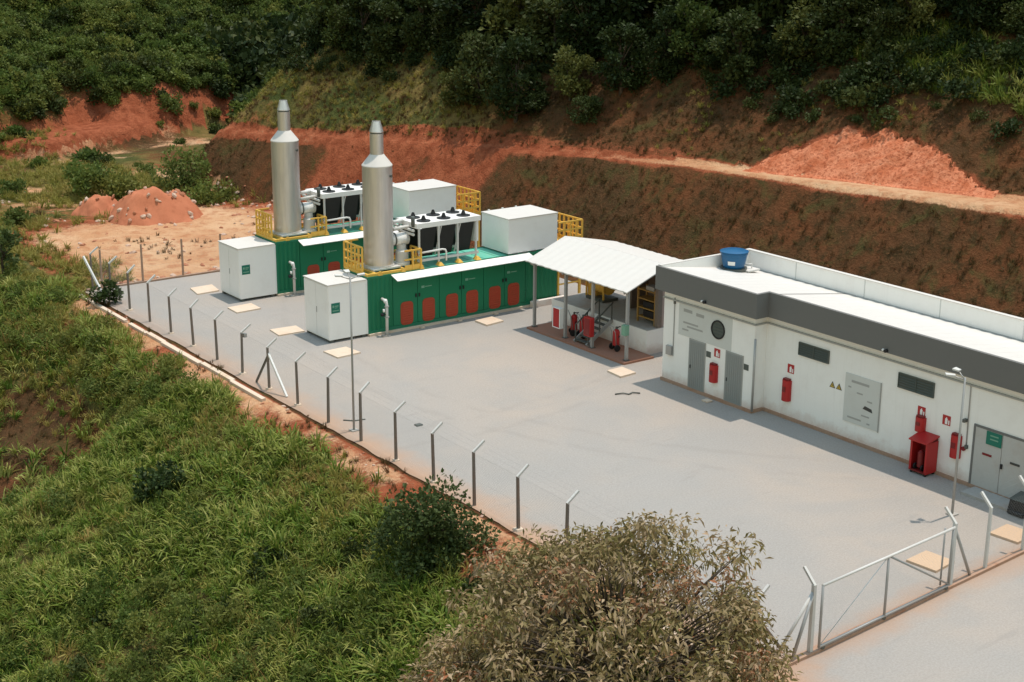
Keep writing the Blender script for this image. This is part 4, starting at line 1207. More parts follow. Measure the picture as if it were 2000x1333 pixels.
    MB().box(XW - 0.22 - ox, XW - 0.003 - ox, -29.68 - oy, -29.55 - oy, 2.45, 2.56).build('security_camera', 'dark_steel', t)
    MB().box(XW - 0.08 - ox, XW - 0.003 - ox, -29.80 - oy, -29.68 - oy, 1.42, 1.56).build('switch', 'dark_steel', t)
    MB().tube([(XW - 0.06 - ox, -29.62 - oy, 1.38), (XW - 0.003 - ox, -29.62 - oy, 1.38)], 0.085, 12).build('alarm_bell', 'red_dark', t)
    for xx, y in ((XP - 0.31, -16.6), (XW - 0.31, -25.95)):
        m = MB(); m.tube([(xx - 0.003 - ox, y - oy, 4.33), (xx - 0.12 - ox, y - oy, 4.33)], 0.07, 10); m.build('bulkhead_lamp', 'black', t)
        MB().tube([(xx - 0.10 - ox, y + 0.09 - oy, 4.38), (xx - 0.18 - ox, y + 0.09 - oy, 4.36)], 0.04, 8).build('lamp_glass', 'white_plastic', t)
    b(XP - 0.62, XP - 0.30, -17.3, -16.95, 0.0, 0.06, 'door_mat', 'concrete_pale')
building()

def extinguisher(x, y, z, h, label):
    t = thing('fire_extinguisher', label, 'fire extinguisher', (x, y, z), 'covered red fire extinguishers on the building wall')
    w = 0.21
    m = MB(); n = 12
    pts = [(-0.24 * max(0.0, math.sin(math.pi * k / n)) ** 0.6 , w * math.cos(math.pi * k / n)) for k in range(n + 1)]
    vs = [(px, py, zz) for zz in (0.0, h) for px, py in pts]
    k = n + 1
    m.add(vs, [(i, k + i, k + i + 1, i + 1) for i in range(n)] + [tuple(range(k)), tuple(range(k, 2 * k))[::-1]], False)
    m.build('cover', 'red_paint', t)
    m = MB(); m.box(-0.16, -0.003, -w * 0.75, w * 0.75, h + .001, h + 0.07); m.build('cap', 'red_dark', t)
    m = MB(); m.box(-0.252, -0.238, -0.09, 0.09, h * 0.45, h * 0.7); m.build('label_plate', 'red_dark', t)
extinguisher(XP - 0.003, -17.05, 0.80, 0.78, 'red extinguisher cover between the two grey doors')
extinguisher(XW - 0.003, -20.70, 0.82, 0.90, 'red extinguisher cover alone on the wall left of the warning triangles')
extinguisher(XW - 0.003, -27.62, 1.50, 0.56, 'red extinguisher cover on the wall above the open red cabinet')
extinguisher(XW - 0.003, -29.30, 0.95, 0.88, 'red extinguisher cover on the wall beside the pale double door')

def red_cabinet():
    t = thing('foam_cabinet', 'red open-fronted fire cabinet standing against the building wall', 'cabinet', (7.64, -28.09, 0))
    w0, w1, x0, x1, z0, z1 = -0.40, 0.40, -0.32, 0.31, 0.10, 1.34
    MB().box(x0, x1, w0, w0 + 0.03, z0, z1).build('side_panel', 'red_paint', t)
    MB().box(x0, x1, w1 - 0.03, w1, z0, z1).build('side_panel', 'red_paint', t)
    MB().box(x1 - 0.03, x1, w0 + .032, w1 - .032, z0, z1 + 0.1).build('back_panel', 'red_dark', t)
    MB().box(x0, x1 - .032, w0 + .032, w1 - .032, z0, z0 + 0.05).build('base', 'red_dark', t)
    m = MB(); m.hexa([(x0 - .10, w0 - .03, z1 - .02), (x1, w0 - .03, z1 + 0.16), (x1, w1 + .03, z1 + 0.16), (x0 - .10, w1 + .03, z1 - .02)],
                     [(x0 - .10, w0 - .03, z1 + .03), (x1, w0 - .03, z1 + 0.21), (x1, w1 + .03, z1 + 0.21), (x0 - .10, w1 + .03, z1 + .03)])
    m.build('lid', 'red_paint', t)
    for y in (w0 + 0.032, w1 - 0.092): MB().box(x0, x0 + 0.03, y, y + 0.06, z0 + .052, z1 - 0.04).build('front_stile', 'red_paint', t)
    for x in (x0 + 0.08, x1 - 0.08):
        for y in (w0 + 0.08, w1 - 0.08): MB().box(x - .04, x + .04, y - .04, y + .04, 0.0, z0).build('foot', 'black', t)
    e = thing('wheeled_extinguisher', 'small dark wheeled extinguisher inside the open red cabinet', 'fire extinguisher', (7.52, -28.05, 0.152))
    MB().lathe([(0.09, 0.08), (0.13, 0.12), (0.13, 0.70), (0.05, 0.80)], 0.02, 0, 14).build('cylinder', 'red_dark', e)
    for y in (-0.17, 0.17): MB().tube([(-0.05, y - 0.03, 0.12), (-0.05, y + 0.03, 0.12)], 0.12, 14).build('wheel', 'black', e)
red_cabinet()

def tank():
    t = thing('water_tank', 'blue plastic water tank on the flat roof corner', 'water tank', (11.0, -14.15, 4.72))
    MB().lathe([(0.46, 0.12), (0.50, 0.2), (0.60, 0.72), (0.63, 0.74), (0.63, 0.82), (0.60, 0.84)], 0, 0, 32).build('vessel', 'blue_tank', t)
    MB().lathe([(0.66, 0.842), (0.66, 0.88), (0.50, 0.93), (0.2, 0.97), (0.02, 0.98)], 0, 0, 32).build('lid', 'blue_tank', t)
    m = MB(); 
    for k in range(7):
        a0 = R(196 + k * 5); a1 = R(201 + k * 5)
        m.add([(0.53 * math.cos(a0), 0.53 * math.sin(a0), 0.30), (0.53 * math.cos(a1), 0.53 * math.sin(a1), 0.30), (0.565 * math.cos(a1), 0.565 * math.sin(a1), 0.48), (0.565 * math.cos(a0), 0.565 * math.sin(a0), 0.48)], [(0, 1, 2, 3)])
    m.build('printed_mark', 'white_plastic', t)
    MB().lathe([(0.62, -0.12), (0.62, 0.12)], 0, 0, 28).build('base', 'dark_steel', t)
    b = MB().box(0.2, 0.95, -0.75, -0.05, -0.02, 0.05)
    b.build('support_slab', 'white_roof', t)
    MB().tube([(0.45, -0.3, 0.25), (0.72, -0.45, 0.25), (0.72, -0.45, 0.05)], 0.03, 8).build('outlet_pipe', 'pipe_white', t)
tank()

# ------------------------------------------------------------------ fences and gate
def fence_post_mesh(h, ax, ay, az, mat, w=0.10):
    m = MB()
    b, tt = w / 2, w / 2 * 0.82
    m.hexa([(-b, -b, -0.3), (b, -b, -0.3), (b, b, -0.3), (-b, b, -0.3)], [(-tt, -tt, h), (tt, -tt, h), (tt, tt, h), (-tt, tt, h)])
    return m.mesh('post', mat)
def arm_mesh(h, ax, ay, az, mat):
    m = MB()
    m.bar((-ax * 0.06, -ay * 0.06, h - 0.03), (ax, ay, h + az), 0.085, 0.075)
    return m.mesh('arm', mat)

def wires(t, pts, h, name='chain_link', pitch=0.11, r=0.0011):
    """chain-link between ground and post top, plus strands on the arms"""
    m = MB()
    for a, b in zip(pts[:-1], pts[1:]):
        a = Vector(a); b = Vector(b); L = (b - a).length; d = (b - a) / L
        nrm = Vector((-d.y, d.x, 0))
        n = int(L / pitch)
        for i in range(-int(h / pitch), n):
            for sgn in (1, -1):
                s0 = i * pitch; 
                u0, u1 = (s0, s0 + h) if sgn > 0 else (s0 + h, s0)
                # clip to the bay
                z0, z1 = 0.0, h
                def cut(u0, z0, u1, z1):
                    if u0 > u1: u0, z0, u1, z1 = u1, z1, u0, z0
                    if u1 <= 0 or u0 >= L: return None
                    if u0 < 0: z0 += (0 - u0) / (u1 - u0) * (z1 - z0); u0 = 0
                    if u1 > L: z1 -= (u1 - L) / (u1 - u0) * (z1 - z0); u1 = L
                    return u0, z0, u1, z1
                c = cut(u0, z0, u1, z1)
                if not c: continue
                p = a + d * c[0] + Vector((0, 0, 0.06 + c[1])); q = a + d * c[2] + Vector((0, 0, 0.06 + c[3]))
                o = nrm * r
                w = Vector((0, 0, r))
                m.add([p - o, p + o, p + w * 2, q - o, q + o, q + w * 2], [(0, 1, 4, 3), (1, 2, 5, 4), (2, 0, 3, 5)])
    m.build(name, 'galv', t)
def strands(t, pts, offs, r=0.0016):
    for ax, ay, z in offs:
        m = MB(); m.tube([(x + ax, y + ay, z) for x, y, _ in pts], r, 4, False); m.build('barbed_wire', 'galv', t)

def west_fence():
    t = thing('perimeter_fence', 'long row of bent-top concrete fence posts between gravel yard and grass bank', 'fence', (-7.9, -10, 0))
    ox, oy = -7.9, -10.0
    ys = [11.4695 - 2.6918 * i for i in range(-2, 17)] + [-34.9]
    pm = fence_post_mesh(2.0, 0.44, 0, 0.33, 'concrete_post'); am = arm_mesh(2.0, 0.44, 0, 0.33, 'galv_light')
    pts = []
    for y in ys:
        x = -7.8651 + 0.0104 * y
        pts.append((x - ox, y - oy, 0))
        p = bpy.data.objects.new('post', pm); COL.objects.link(p); p.parent = t; p.location = pts[-1]
        p.rotation_euler = (random.uniform(-.022, .022), random.uniform(-.022, .022), random.uniform(-.12, .12)); p.scale = (1, 1, random.uniform(0.97, 1.03))
        a = bpy.data.objects.new('arm', am); COL.objects.link(a); a.parent = p
        if abs(y + 35) > 1 and random.random() < 0.5:
            m = MB(); s = random.uniform(0.14, 0.2)
            m.hexa([(-s, -s, -0.1), (s, -s, -0.1), (s, s, -0.1), (-s, s, -0.1)], [(-s * .7, -s * .7, 0.07), (s * .7, -s * .7, 0.06), (s * .7, s * .7, 0.08), (-s * .7, s * .7, 0.07)])
            m.build('footing', 'concrete_pale', p)
    y6 = ys[8]; x6 = -7.8651 + 0.0104 * y6
    MB().bar((x6 - ox, y6 - oy, 1.55), (x6 - ox, y6 + 1.25 - oy, 0.02), 0.08).build('brace', 'dark_steel', t)
    MB().bar((x6 - ox, y6 - oy, 1.70), (x6 - ox + 0.1, y6 - 1.45 - oy, 0.02), 0.09).build('brace', 'white_plastic', t)
    yl = ys[-1]; xl = -7.8651 + 0.0104 * yl
    MB().bar((xl - ox, yl - oy, 1.5), (xl + 1.2 - ox, yl + 0.05 - oy, 0.05), 0.08).build('brace', 'concrete_post', t)
    MB().bar((-8.05 - ox, 17.0 - oy, 1.9), (-7.55 - ox, 15.9 - oy, 0.02), 0.10).build('brace', 'white_plastic', t)
    wires(t, pts, 1.95)
    strands(t, pts, [(0.14, 0, 2.11), (0.28, 0, 2.22), (0.42, 0, 2.33), (0, 0, 1.96), (0, 0, 1.0)])
    # small floodlight on one post
    y = ys[7]; x = -7.8651 + 0.0104 * y
    m = MB(); m.box(x - ox + 0.1, x - ox + 0.24, y - oy - 0.14, y - oy + 0.0, 1.74, 1.92); m.bar((x - ox, y - oy, 1.9), (x - ox + 0.16, y - oy - .06, 1.88), 0.03)
    m.build('floodlight', 'galv', t)
west_fence()

def back_fence():
    t = thing('perimeter_fence', 'straight concrete fence posts along the sandy back edge of the yard', 'fence', (0, 16.72, 0))
    pm = fence_post_mesh(2.22, 0, 0.4, 0.3, 'concrete_rust')
    pts = []
    for x in (-7.2, -4.8, -2.36, 0.05, 2.5, 4.9, 7.35, 9.8, 12.2):
        pts.append((x, 0, 0))
        p = bpy.data.objects.new('post', pm); COL.objects.link(p); p.parent = t; p.location = pts[-1]
    wires(t, pts, 2.1)
    strands(t, pts, [(0, 0, 2.18), (0, 0, 1.5), (0, 0, 0.9)])
back_fence()

def gy(x): return -35.08 + 0.069 * x
def front_fence():
    t = thing('perimeter_fence', 'pale front fence posts with bent tops to the right of the gate', 'fence', (4.0, gy(4.0), 0))
    pm = fence_post_mesh(2.2, 0, 0.42, 0.40, 'galv_light'); am = arm_mesh(2.2, 0, 0.42, 0.40, 'galv_light')
    pts = []
    for x in (0.42, 2.335, 4.55, 6.8, 9.0, 11.3, 13.5):
        pts.append((x - 4.0, gy(x) - gy(4.0), 0))
        if x < 0.5: continue
        p = bpy.data.objects.new('post', pm); COL.objects.link(p); p.parent = t; p.location = pts[-1]
        a = bpy.data.objects.new('arm', am); COL.objects.link(a); a.parent = p
    wires(t, pts, 2.1)
    strands(t, pts, [(0, 0.14, 2.33), (0, 0.28, 2.46), (0, 0.4, 2.58)])
front_fence()

def gate():
    ga = math.atan(0.069)
    t = thing('sliding_gate', 'wide galvanised tube gate closing the yard entrance', 'gate', (0, gy(0), 0))
    def P(x, z, dy=0.0): return (x, 0.069 * x + dy, z)
    pm = fence_post_mesh(2.2, 0, 0.42, 0.40, 'galv_light', 0.13); am = arm_mesh(2.2, 0, 0.42, 0.40, 'galv_light')
    for x in (-6.54, 0.36):
        p = bpy.data.objects.new('gate_post', pm); COL.objects.link(p); p.parent = t; p.location = P(x, 0)
        a = bpy.data.objects.new('arm', am); COL.objects.link(a); a.parent = p
    # leaf frame
    def tb(a, b, r, name, mat='galv_light'):
        return MB().tube([a, b], r, 8).build(name, mat, t)
    D = -0.12
    tb(P(-6.30, 2.14, D), P(0.18, 2.14, D), 0.045, 'top_rail')
    tb(P(-6.30, 0.20, D), P(0.18, 0.20, D), 0.045, 'bottom_rail', 'galv')
    for x in (-6.28, -3.20, 0.12): tb(P(x, 0.20, D), P(x, 2.14, D), 0.042, 'stile', 'galv')
    tb(P(-3.1, 2.1, D), P(0.10, 0.24, D), 0.032, 'diagonal', 'galv')
    tb(P(-3.3, 2.1, D), P(-6.26, 0.24, D), 0.014, 'diagonal', 'galv_light')
    for x in (-6.1, -3.2, 0.0): MB().tube([P(x, 0.13, D - 0.03), P(x, 0.13, D + 0.03)], 0.07, 10).build('roller', 'dark_steel', t)
    # post braces
    tb(P(-6.54, 2.0), P(-7.42, 0.05, -0.05), 0.05, 'brace', 'galv')
    tb(P(-6.50, 2.05), P(-7.70, 0.05, 0.35), 0.05, 'brace', 'galv_light')
    tb(P(0.36, 2.05), P(1.50, 0.05), 0.05, 'brace', 'galv')
    tb(P(0.36, 2.0), P(1.7, 0.05, 0.22), 0.03, 'brace', 'galv_light')
    tb(P(-0.02, 0.15, 0.1), P(-0.02, 2.1, 0.1), 0.03, 'guide_tube', 'galv')
    wires(t, [P(-6.28, 0, D), P(0.12, 0, D)], 2.0)
gate()

# ------------------------------------------------------------------ lamp poles
def lamp(loc, h, arms, label):
    t = thing('lamp_pole', label, 'lamp post', loc)
    MB().tube([(0, 0, -0.2), (0, 0, h)], [0.05, 0.035], 10).build('pole', 'galv', t)
    MB().box(-0.16, 0.16, -0.16, 0.16, -0.05, 0.05).build('footing', 'concrete', t)
    for ax, ay, az in arms:
        MB().tube([(0, 0, h - 0.08), (ax * 0.6, ay * 0.6, h + az)], 0.022, 8).build('arm', 'galv', t)
        m = MB(); d = Vector((ax, ay, 0)).normalized(); s = Vector((-d.y, d.x, 0))
        a = Vector((ax * 0.5, ay * 0.5, h + az)); b = Vector((ax, ay, h + az + 0.02))
        m.hexa([a - s * .09, b - s * .12, b + s * .12, a + s * .09], [(a - s * .09) + Vector((0, 0, .05)), (b - s * .12) + Vector((0, 0, .06)), (b + s * .12) + Vector((0, 0, .06)), (a + s * .09) + Vector((0, 0, .05))])
        m.build('lamp_head', 'galv_light', t)
    return t
l1 = lamp((-7.60, -11.52, 0), 6.45, [(-0.55, 0.25, 0.05), (0.55, -0.2, 0.05), (0.15, 0.6, 0.1)], 'slim lamp pole beside the bent-top fence, in front of the nearer white enclosure')
m = MB(); m.tube([(-0.35, 0.25, 0.45), (0.0, 0.0, 0.42), (0.4, -0.25, 0.48)], 0.03, 6); m.build('cable_bracket', 'dark_steel', l1)
lamp((5.25, -31.35, 0), 5.1, [(-0.5, 0.45, 0.05), (-0.05, 0.45, 0.18)], 'slim lamp pole in front of the white building, left of the pale double door')

# ------------------------------------------------------------------ odds and ends
def oddments():
    t = thing('black_bin', 'black plastic bin lying by the double door at the right edge', 'bin', (7.35, -32.75, 0))
    MB().hexa([(-.34, -.40, 0.01), (.34, -.40, 0.01), (.34, .40, 0.01), (-.34, .40, 0.01)], [(-.28, -.46, 0.55), (.36, -.42, 0.62), (.34, .38, 0.60), (-.30, .34, 0.52)]).build('body', 'black', t)
    MB().tube([(-.36, -.3, 0.09), (-.36, .3, 0.09)], 0.09, 12).build('wheel', 'black', t)
    MB().hexa([(-.32, -.48, 0.56), (.38, -.45, 0.64), (.37, .42, 0.62), (-.33, .38, 0.54)], [(-.28, -.42, 0.62), (.34, -.40, 0.70), (.33, .36, 0.68), (-.29, .32, 0.60)]).build('lid', 'dark_steel', t)
    o = MB().hexa([(-.16, -.14, 0.0), (.16, -.12, 0.0), (.15, .13, 0.0), (-.15, .12, 0.0)], [(-.14, -.12, 0.05), (.14, -.10, 0.05), (.13, .11, 0.05), (-.13, .10, 0.05)]).build('drain_cover', 'dark_steel')
    o.location = (-5.1, -12.5, 0.0); tag(o, 'small dark drain cover alone in the gravel near the fence', 'drain cover')
    m = MB(); m.tube([(-.45, .25, .03), (-.1, .12, .05), (0.05, -.1, .03), (0.3, -.05, .05), (.55, -.28, .03)], 0.03, 6)
    o = m.build('bent_pipe', 'dark_steel'); o.location = (4.55, -14.4, 0.01); tag(o, 'short bent dark pipe lying on the gravel in front of the building corner', 'pipe')
oddments()

# ------------------------------------------------------------------ foliage builders
def leaf_cloud(centres, radii, n_per, size, aspect=0.45, droop=0.0, seed=1, shell=0.5, tint=True, up_bias=0.5):
    """many small leaf blades spread through clump volumes; returns (verts, faces, tints)"""
    g = np.random.default_rng(seed)
    vs, fs, ts = [], [], []
    base = 0
    for (c, r, n) in zip(centres, radii, n_per):
        d = g.normal(size=(n, 3)); d /= np.linalg.norm(d, axis=1)[:, None]
        rr = (shell + (1 - shell) * g.random(n) ** 0.6)[:, None] if shell > 0 else (g.random(n) ** (1 / 3))[:, None]
        rad = np.asarray(r, float)
        p = np.asarray(c) + d * rr * rad
        L = size * (0.6 + 0.8 * g.random(n))
        ax = d * 0.6 + g.normal(size=(n, 3)) * 0.7; ax[:, 2] += up_bias * 0.3 - droop
        ax /= np.linalg.norm(ax, axis=1)[:, None]
        nr = g.normal(size=(n, 3)); nr[:, 2] += up_bias * 1.4
        sd = np.cross(ax, nr); sd /= np.maximum(np.linalg.norm(sd, axis=1), 1e-6)[:, None]
        wd = (L * aspect * 0.5)[:, None]
        mid = p + ax * (L * 0.5)[:, None]; tip = p + ax * L[:, None]; tip[:, 2] -= droop * L * 0.35
        q = np.stack([p, mid - sd * wd, tip, mid + sd * wd], 1).reshape(-1, 3)
        vs.append(q)
        k = np.arange(n) * 4 + base
        fs.append(np.stack([k, k + 1, k + 2, k + 3], 1))
        q_ = g.random(); tt = np.clip((0.6 if q_ > 0.90 else q_ * 0.42) + g.random(n) * 0.48, 0, 1)
        ts.append(np.repeat(tt, 4)); base += 4 * n
    return np.concatenate(vs), np.concatenate(fs), np.concatenate(ts)

def np_mesh(name, vs, fs, mat, tint=None):
    me = bpy.data.meshes.new(name)
    me.vertices.add(len(vs)); me.vertices.foreach_set('co', np.ascontiguousarray(vs, np.float32).ravel())
    k = fs.shape[1]
    me.loops.add(fs.size); me.loops.foreach_set('vertex_index', np.ascontiguousarray(fs, np.int32).ravel())
    me.polygons.add(len(fs)); me.polygons.foreach_set('loop_start', np.arange(len(fs), dtype=np.int32) * k)
    me.update(calc_edges=True)
    if tint is not None:
        a = me.attributes.new('tint', 'FLOAT', 'POINT'); a.data.foreach_set('value', tint.astype(np.float32))
    me.materials.append(MATS[mat])
    return me

def link(name, me, parent=None, loc=None):
    o = bpy.data.objects.new(name, me); COL.objects.link(o)
    if parent is not None: o.parent = parent
    if loc is not None: o.location = loc
    return o

def limb_mesh(segs, mat='bark'):
    m = MB()
    for pts, rs in segs: m.tube(pts, rs, 7)
    return m.mesh('trunk', mat)

def tree_parts(h, w, seed, leafmat, leaf=0.34, n=26, per=95, trunk_frac=0.35, flat=0.8):
    g = random.Random(seed)
    cs, rs, ns = [], [], []
    segs = [([(0, 0, -0.5), (g.uniform(-.1, .1), g.uniform(-.1, .1), h * trunk_frac), (g.uniform(-.3, .3), g.uniform(-.3, .3), h * 0.75)], [0.035 * h, 0.025 * h, 0.008 * h])]
    for i in range(n):
        a = g.uniform(0, 6.283); u = g.random() ** 0.6
        z = h * (trunk_frac + (1 - trunk_frac) * g.random())
        lim = w * 0.5 * math.sqrt(max(0.05, 1 - ((z / h - 0.55) / 0.5) ** 2 * 0.9))
        x, y = math.cos(a) * u * lim, math.sin(a) * u * lim
        r = g.uniform(0.13, 0.24) * w
        cs.append((x, y, z)); rs.append((r, r, r * flat)); ns.append(int(per * g.uniform(0.6, 1.3)))
        if i % 3 == 0: segs.append(([(0, 0, z * 0.55), (x * 0.5, y * 0.5, z * 0.8), (x, y, z)], [0.012 * h, 0.008 * h, 0.003 * h]))
    v, f, t = leaf_cloud(cs, rs, ns, leaf, 0.62, 0.0, seed, 0.35, up_bias=0.9)
    return limb_mesh(segs), np_mesh('crown', v, f, leafmat, t)

# ------------------------------------------------------------------ scattered ground cover (one object each)
PROTO = {}
def proto_collection(name, meshes):
    c = bpy.data.collections.new(name)
    for i, me in enumerate(meshes):
        o = bpy.data.objects.new('%s_%02d' % (name, i), me); c.objects.link(o)
    return c

def scatter(name, pts, rotz, tilt, scl, idx, coll, label, cat):
    me = bpy.data.meshes.new(name)
    n = len(pts)
    me.vertices.add(n); me.vertices.foreach_set('co', np.ascontiguousarray(pts, np.float32).ravel())
    rot = np.stack([tilt[:, 0], tilt[:, 1], rotz], 1).astype(np.float32)
    a = me.attributes.new('rot', 'FLOAT_VECTOR', 'POINT'); a.data.foreach_set('vector', rot.ravel())
    a = me.attributes.new('scl', 'FLOAT', 'POINT'); a.data.foreach_set('value', scl.astype(np.float32))
    a = me.attributes.new('pick', 'INT', 'POINT'); a.data.foreach_set('value', idx.astype(np.int32))
    o = bpy.data.objects.new(name, me); COL.objects.link(o)
    ng = bpy.data.node_groups.new(name + '_nodes', 'GeometryNodeTree')
    ng.interface.new_socket('Geometry', in_out='INPUT', socket_type='NodeSocketGeometry')
    ng.interface.new_socket('Geometry', in_out='OUTPUT', socket_type='NodeSocketGeometry')
    N = ng.nodes; L = ng.links
    gi = N.new('NodeGroupInput'); go = N.new('NodeGroupOutput')
    ip_ = N.new('GeometryNodeInstanceOnPoints')
    ci = N.new('GeometryNodeCollectionInfo'); ci.inputs['Collection'].default_value = coll
    ci.inputs['Separate Children'].default_value = True; ci.inputs['Reset Children'].default_value = True
    def attr(nm, typ):
        a = N.new('GeometryNodeInputNamedAttribute'); a.data_type = typ; a.inputs['Name'].default_value = nm
        return a.outputs['Attribute']
    L.new(gi.outputs[0], ip_.inputs['Points']); L.new(ci.outputs[0], ip_.inputs['Instance'])
    ip_.inputs['Pick Instance'].default_value = True
    L.new(attr('pick', 'INT'), ip_.inputs['Instance Index'])
    L.new(attr('rot', 'FLOAT_VECTOR'), ip_.inputs['Rotation'])
    L.new(attr('scl', 'FLOAT'), ip_.inputs['Scale'])
    L.new(ip_.outputs[0], go.inputs[0])
    md = o.modifiers.new('scatter', 'NODES'); md.node_group = ng
    return tag(o, label, cat, kind='stuff')

def tuft_mesh(n, L, w, spread, seed, mat, arch=0.9):
    g = random.Random(seed)
    vs, fs = [], []
    for i in range(n):
        a = g.uniform(0, 6.283); b = a + g.uniform(-.6, .6)
        r = spread * math.sqrt(g.random()); x, y = r * math.cos(a), r * math.sin(a)
        l = L * g.uniform(0.5, 1.1); lean = g.uniform(0.15, 0.8); ww = w * g.uniform(0.6, 1.2)
        dx, dy = math.cos(b), math.sin(b); sx, sy = -dy, dx
        tw = g.uniform(-0.5, 0.5); sz = math.sin(tw) * ww
        pts = []
        px, pz = 0.0, -0.03
        ang = math.pi / 2 - lean * 0.35
        for k in range(4):
            pts.append((px, pz)); px += math.cos(ang) * l / 3; pz += math.sin(ang) * l / 3; ang -= arch * lean * 0.95
        o = len(vs)
        for k, (p, z) in enumerate(pts):
            wk = ww * (0.7, 1.0, 0.75, 0.0)[k] * 0.5
            if k < 3:
                vs += [(x + dx * p - sx * wk, y + dy * p - sy * wk, z - sz * .3), (x + dx * p + sx * wk, y + dy * p + sy * wk, z + sz * .3)]
            else: vs.append((x + dx * p, y + dy * p, z))
        fs += [(o, o + 1, o + 3, o + 2), (o + 2, o + 3, o + 5, o + 4), (o + 4, o + 5, o + 6)]
    me = bpy.data.meshes.new('tuft'); me.from_pydata(vs, [], fs); me.materials.append(MATS[mat]); me.update()
    return me

def rand_pts(n, x0, x1, y0, y1, dens, seed):
    g = np.random.default_rng(seed)
    x = g.uniform(x0, x1, n); y = g.uniform(y0, y1, n)
    k = g.random(n) < dens(x, y)
    return x[k], y[k], g

def place(name, x, y, g, smin, smax, nproto, coll, label, cat, tilt=0.2, dz=0.0, smul=None):
    z = height(x, y) + dz
    n = len(x)
    s = g.uniform(smin, smax, n)
    if smul is not None: s = s * smul
    return scatter(name, np.stack([x, y, z], 1), g.uniform(0, 6.283, n), g.normal(size=(n, 2)) * tilt * 0.5, s, g.integers(0, nproto, n), coll, label, cat)

# tall grass on the west bank
grass_c = proto_collection('grass_tuft', [tuft_mesh(24, 0.85, 0.062, 0.24, 100 + i, 'grass_green', 1.35) for i in range(6)])
olive_c = proto_collection('olive_tuft', [tuft_mesh(24, 0.7, 0.05, 0.22, 200 + i, 'grass_olive', 1.2) for i in range(4)])
dry_c = proto_collection('dry_tuft', [tuft_mesh(22, 0.5, 0.04, 0.16, 300 + i, 'grass_dry', 0.7) for i in range(4)])

def west_mask(x, y):
    nb = fbm(x * 0.12, y * 0.12, 71, 4)
    strip = sstep(-11.6, -10.0, x + 1.3 * nb - 0.8 * sstep(-8, 6, y)) * (1 - sstep(14, 17, y))
    dry = sstep(-1.6, 0.6, y) * (1 - sstep(8, 12, y + 3 * nb)) * (1 - sstep(-14.0, -12.0, x))
    spots = sstep(0.25, 0.5, fbm(x * 0.23, y * 0.23, 93, 3)) * (1 - sstep(-20, -9, y)) * sstep(-17, -12, x)
    return np.clip(1 - strip, 0, 1) * (1 - 0.93 * dry) * (1 - 0.85 * spots)
def tall(x, y):   # big clumps and thin places
    return 0.5 + 0.9 * fbm(x * 0.28, y * 0.28, 111, 3)
def d_green(x, y):
    k = fbm(x * 0.10, y * 0.10, 121, 3)
    return west_mask(x, y) * (x < -8.7) * np.clip(0.75 + 0.6 * k, 0.25, 1) * (1 - 0.75 * sstep(2, 14, y)) * np.clip(0.35 + 0.8 * tall(x, y), 0.15, 1)
x, y, g = rand_pts(36000, -32, -8.7, -40, 20, d_green, 1)
place('bank_grass', x, y, g, 0.45, 1.25, 6, grass_c, 'long green grass covering the bank outside the fence', 'grass', 0.5, smul=0.5 + 0.75 * np.clip(tall(x, y), 0, 1))
def d_olive(x, y):
    k = fbm(x * 0.10, y * 0.10, 121, 3)
    north = sstep(0, 12, y)
    return np.clip(west_mask(x, y), 0, 1) * (x < -8.9) * np.clip(0.32 - 0.7 * k + 0.6 * north, 0.04, 0.95)
x, y, g = rand_pts(17000, -32, -8.9, -40, 42, d_olive, 2)
place('olive_grass', x, y, g, 0.5, 1.1, 4, olive_c, 'yellowish olive grass mixed through the bank and beyond the fence corner', 'grass', 0.5)
# weeds along the earth strip, fence foot and brown hollow
def d_strip(x, y):
    nb = fbm(x * 0.5, y * 0.5, 131, 3)
    return np.clip(0.10 + 0.55 * nb, 0.0, 0.5) + 0.10 * sstep(-10.6, -12, x)
x, y, g = rand_pts(5200, -24, -8.2, -36, 17, d_strip, 3)
place('verge_weeds', x, y, g, 0.3, 0.8, 4, dry_c, 'dry weeds along the earth verge of the fence', 'weeds', 0.5)
# open ground and valley floor north of the yard
def d_north(x, y):
    tx = ip(TOE, 0, y); nb = fbm(x * 0.12, y * 0.12, 71, 4); k = fbm(x * 0.3, y * 0.3, 141, 3)
    edge = sstep(-7.5, -3.0, x + 2 * nb) * (1 - sstep(32, 40, y + 4 * nb))
    return np.where(x < tx + 0.5, np.clip((1 - edge) * (0.55 + 0.8 * k) - 0.1, 0, 1), 0) * (y > 17.2)
x, y, g = rand_pts(22000, -30, 14, 17.2, 66, d_north, 4)
place('scrub_grass', x, y, g, 0.5, 1.2, 4, olive_c, 'scrubby yellow green grass on the open ground beyond the back fence', 'grass', 0.5)
def d_sandweed(x, y):
    k = fbm(x * 0.3, y * 0.3, 143, 3)
    return np.where(x < ip(TOE, 0, y), np.clip(k - 0.25, 0, 1) * 1.6, 0)
x, y, g = rand_pts(1600, -7, 13, 17.4, 40, d_sandweed, 21)
place('sand_weeds', x, y, g, 0.3, 0.9, 4, dry_c, 'low brown weeds on the sandy clearing', 'weeds', 0.6)
gold_c = proto_collection('gold_tuft', [tuft_mesh(26, 0.65, 0.045, 0.22, 260 + i, 'grass_gold', 1.1) for i in range(3)])
def d_gold(x, y):
    k = fbm(x * 0.16, y * 0.16, 221, 3)
    patch = np.exp(-(((x + 11.8) / 2.2) ** 2 + ((y - 12.5) / 4.0) ** 2)) + 0.8 * np.exp(-(((x + 11.6) / 1.4) ** 2 + ((y + 12.0) / 4.5) ** 2))
    return np.clip(patch * 0.9 + np.clip(k - 0.18, 0, 1) * 1.1 + 0.02, 0, 1) * np.clip(west_mask(x, y) + 0.3 * (y > 8), 0, 1) * (x < -9.2)
x, y, g = rand_pts(9000, -31, -9.2, -38, 40, d_gold, 22)
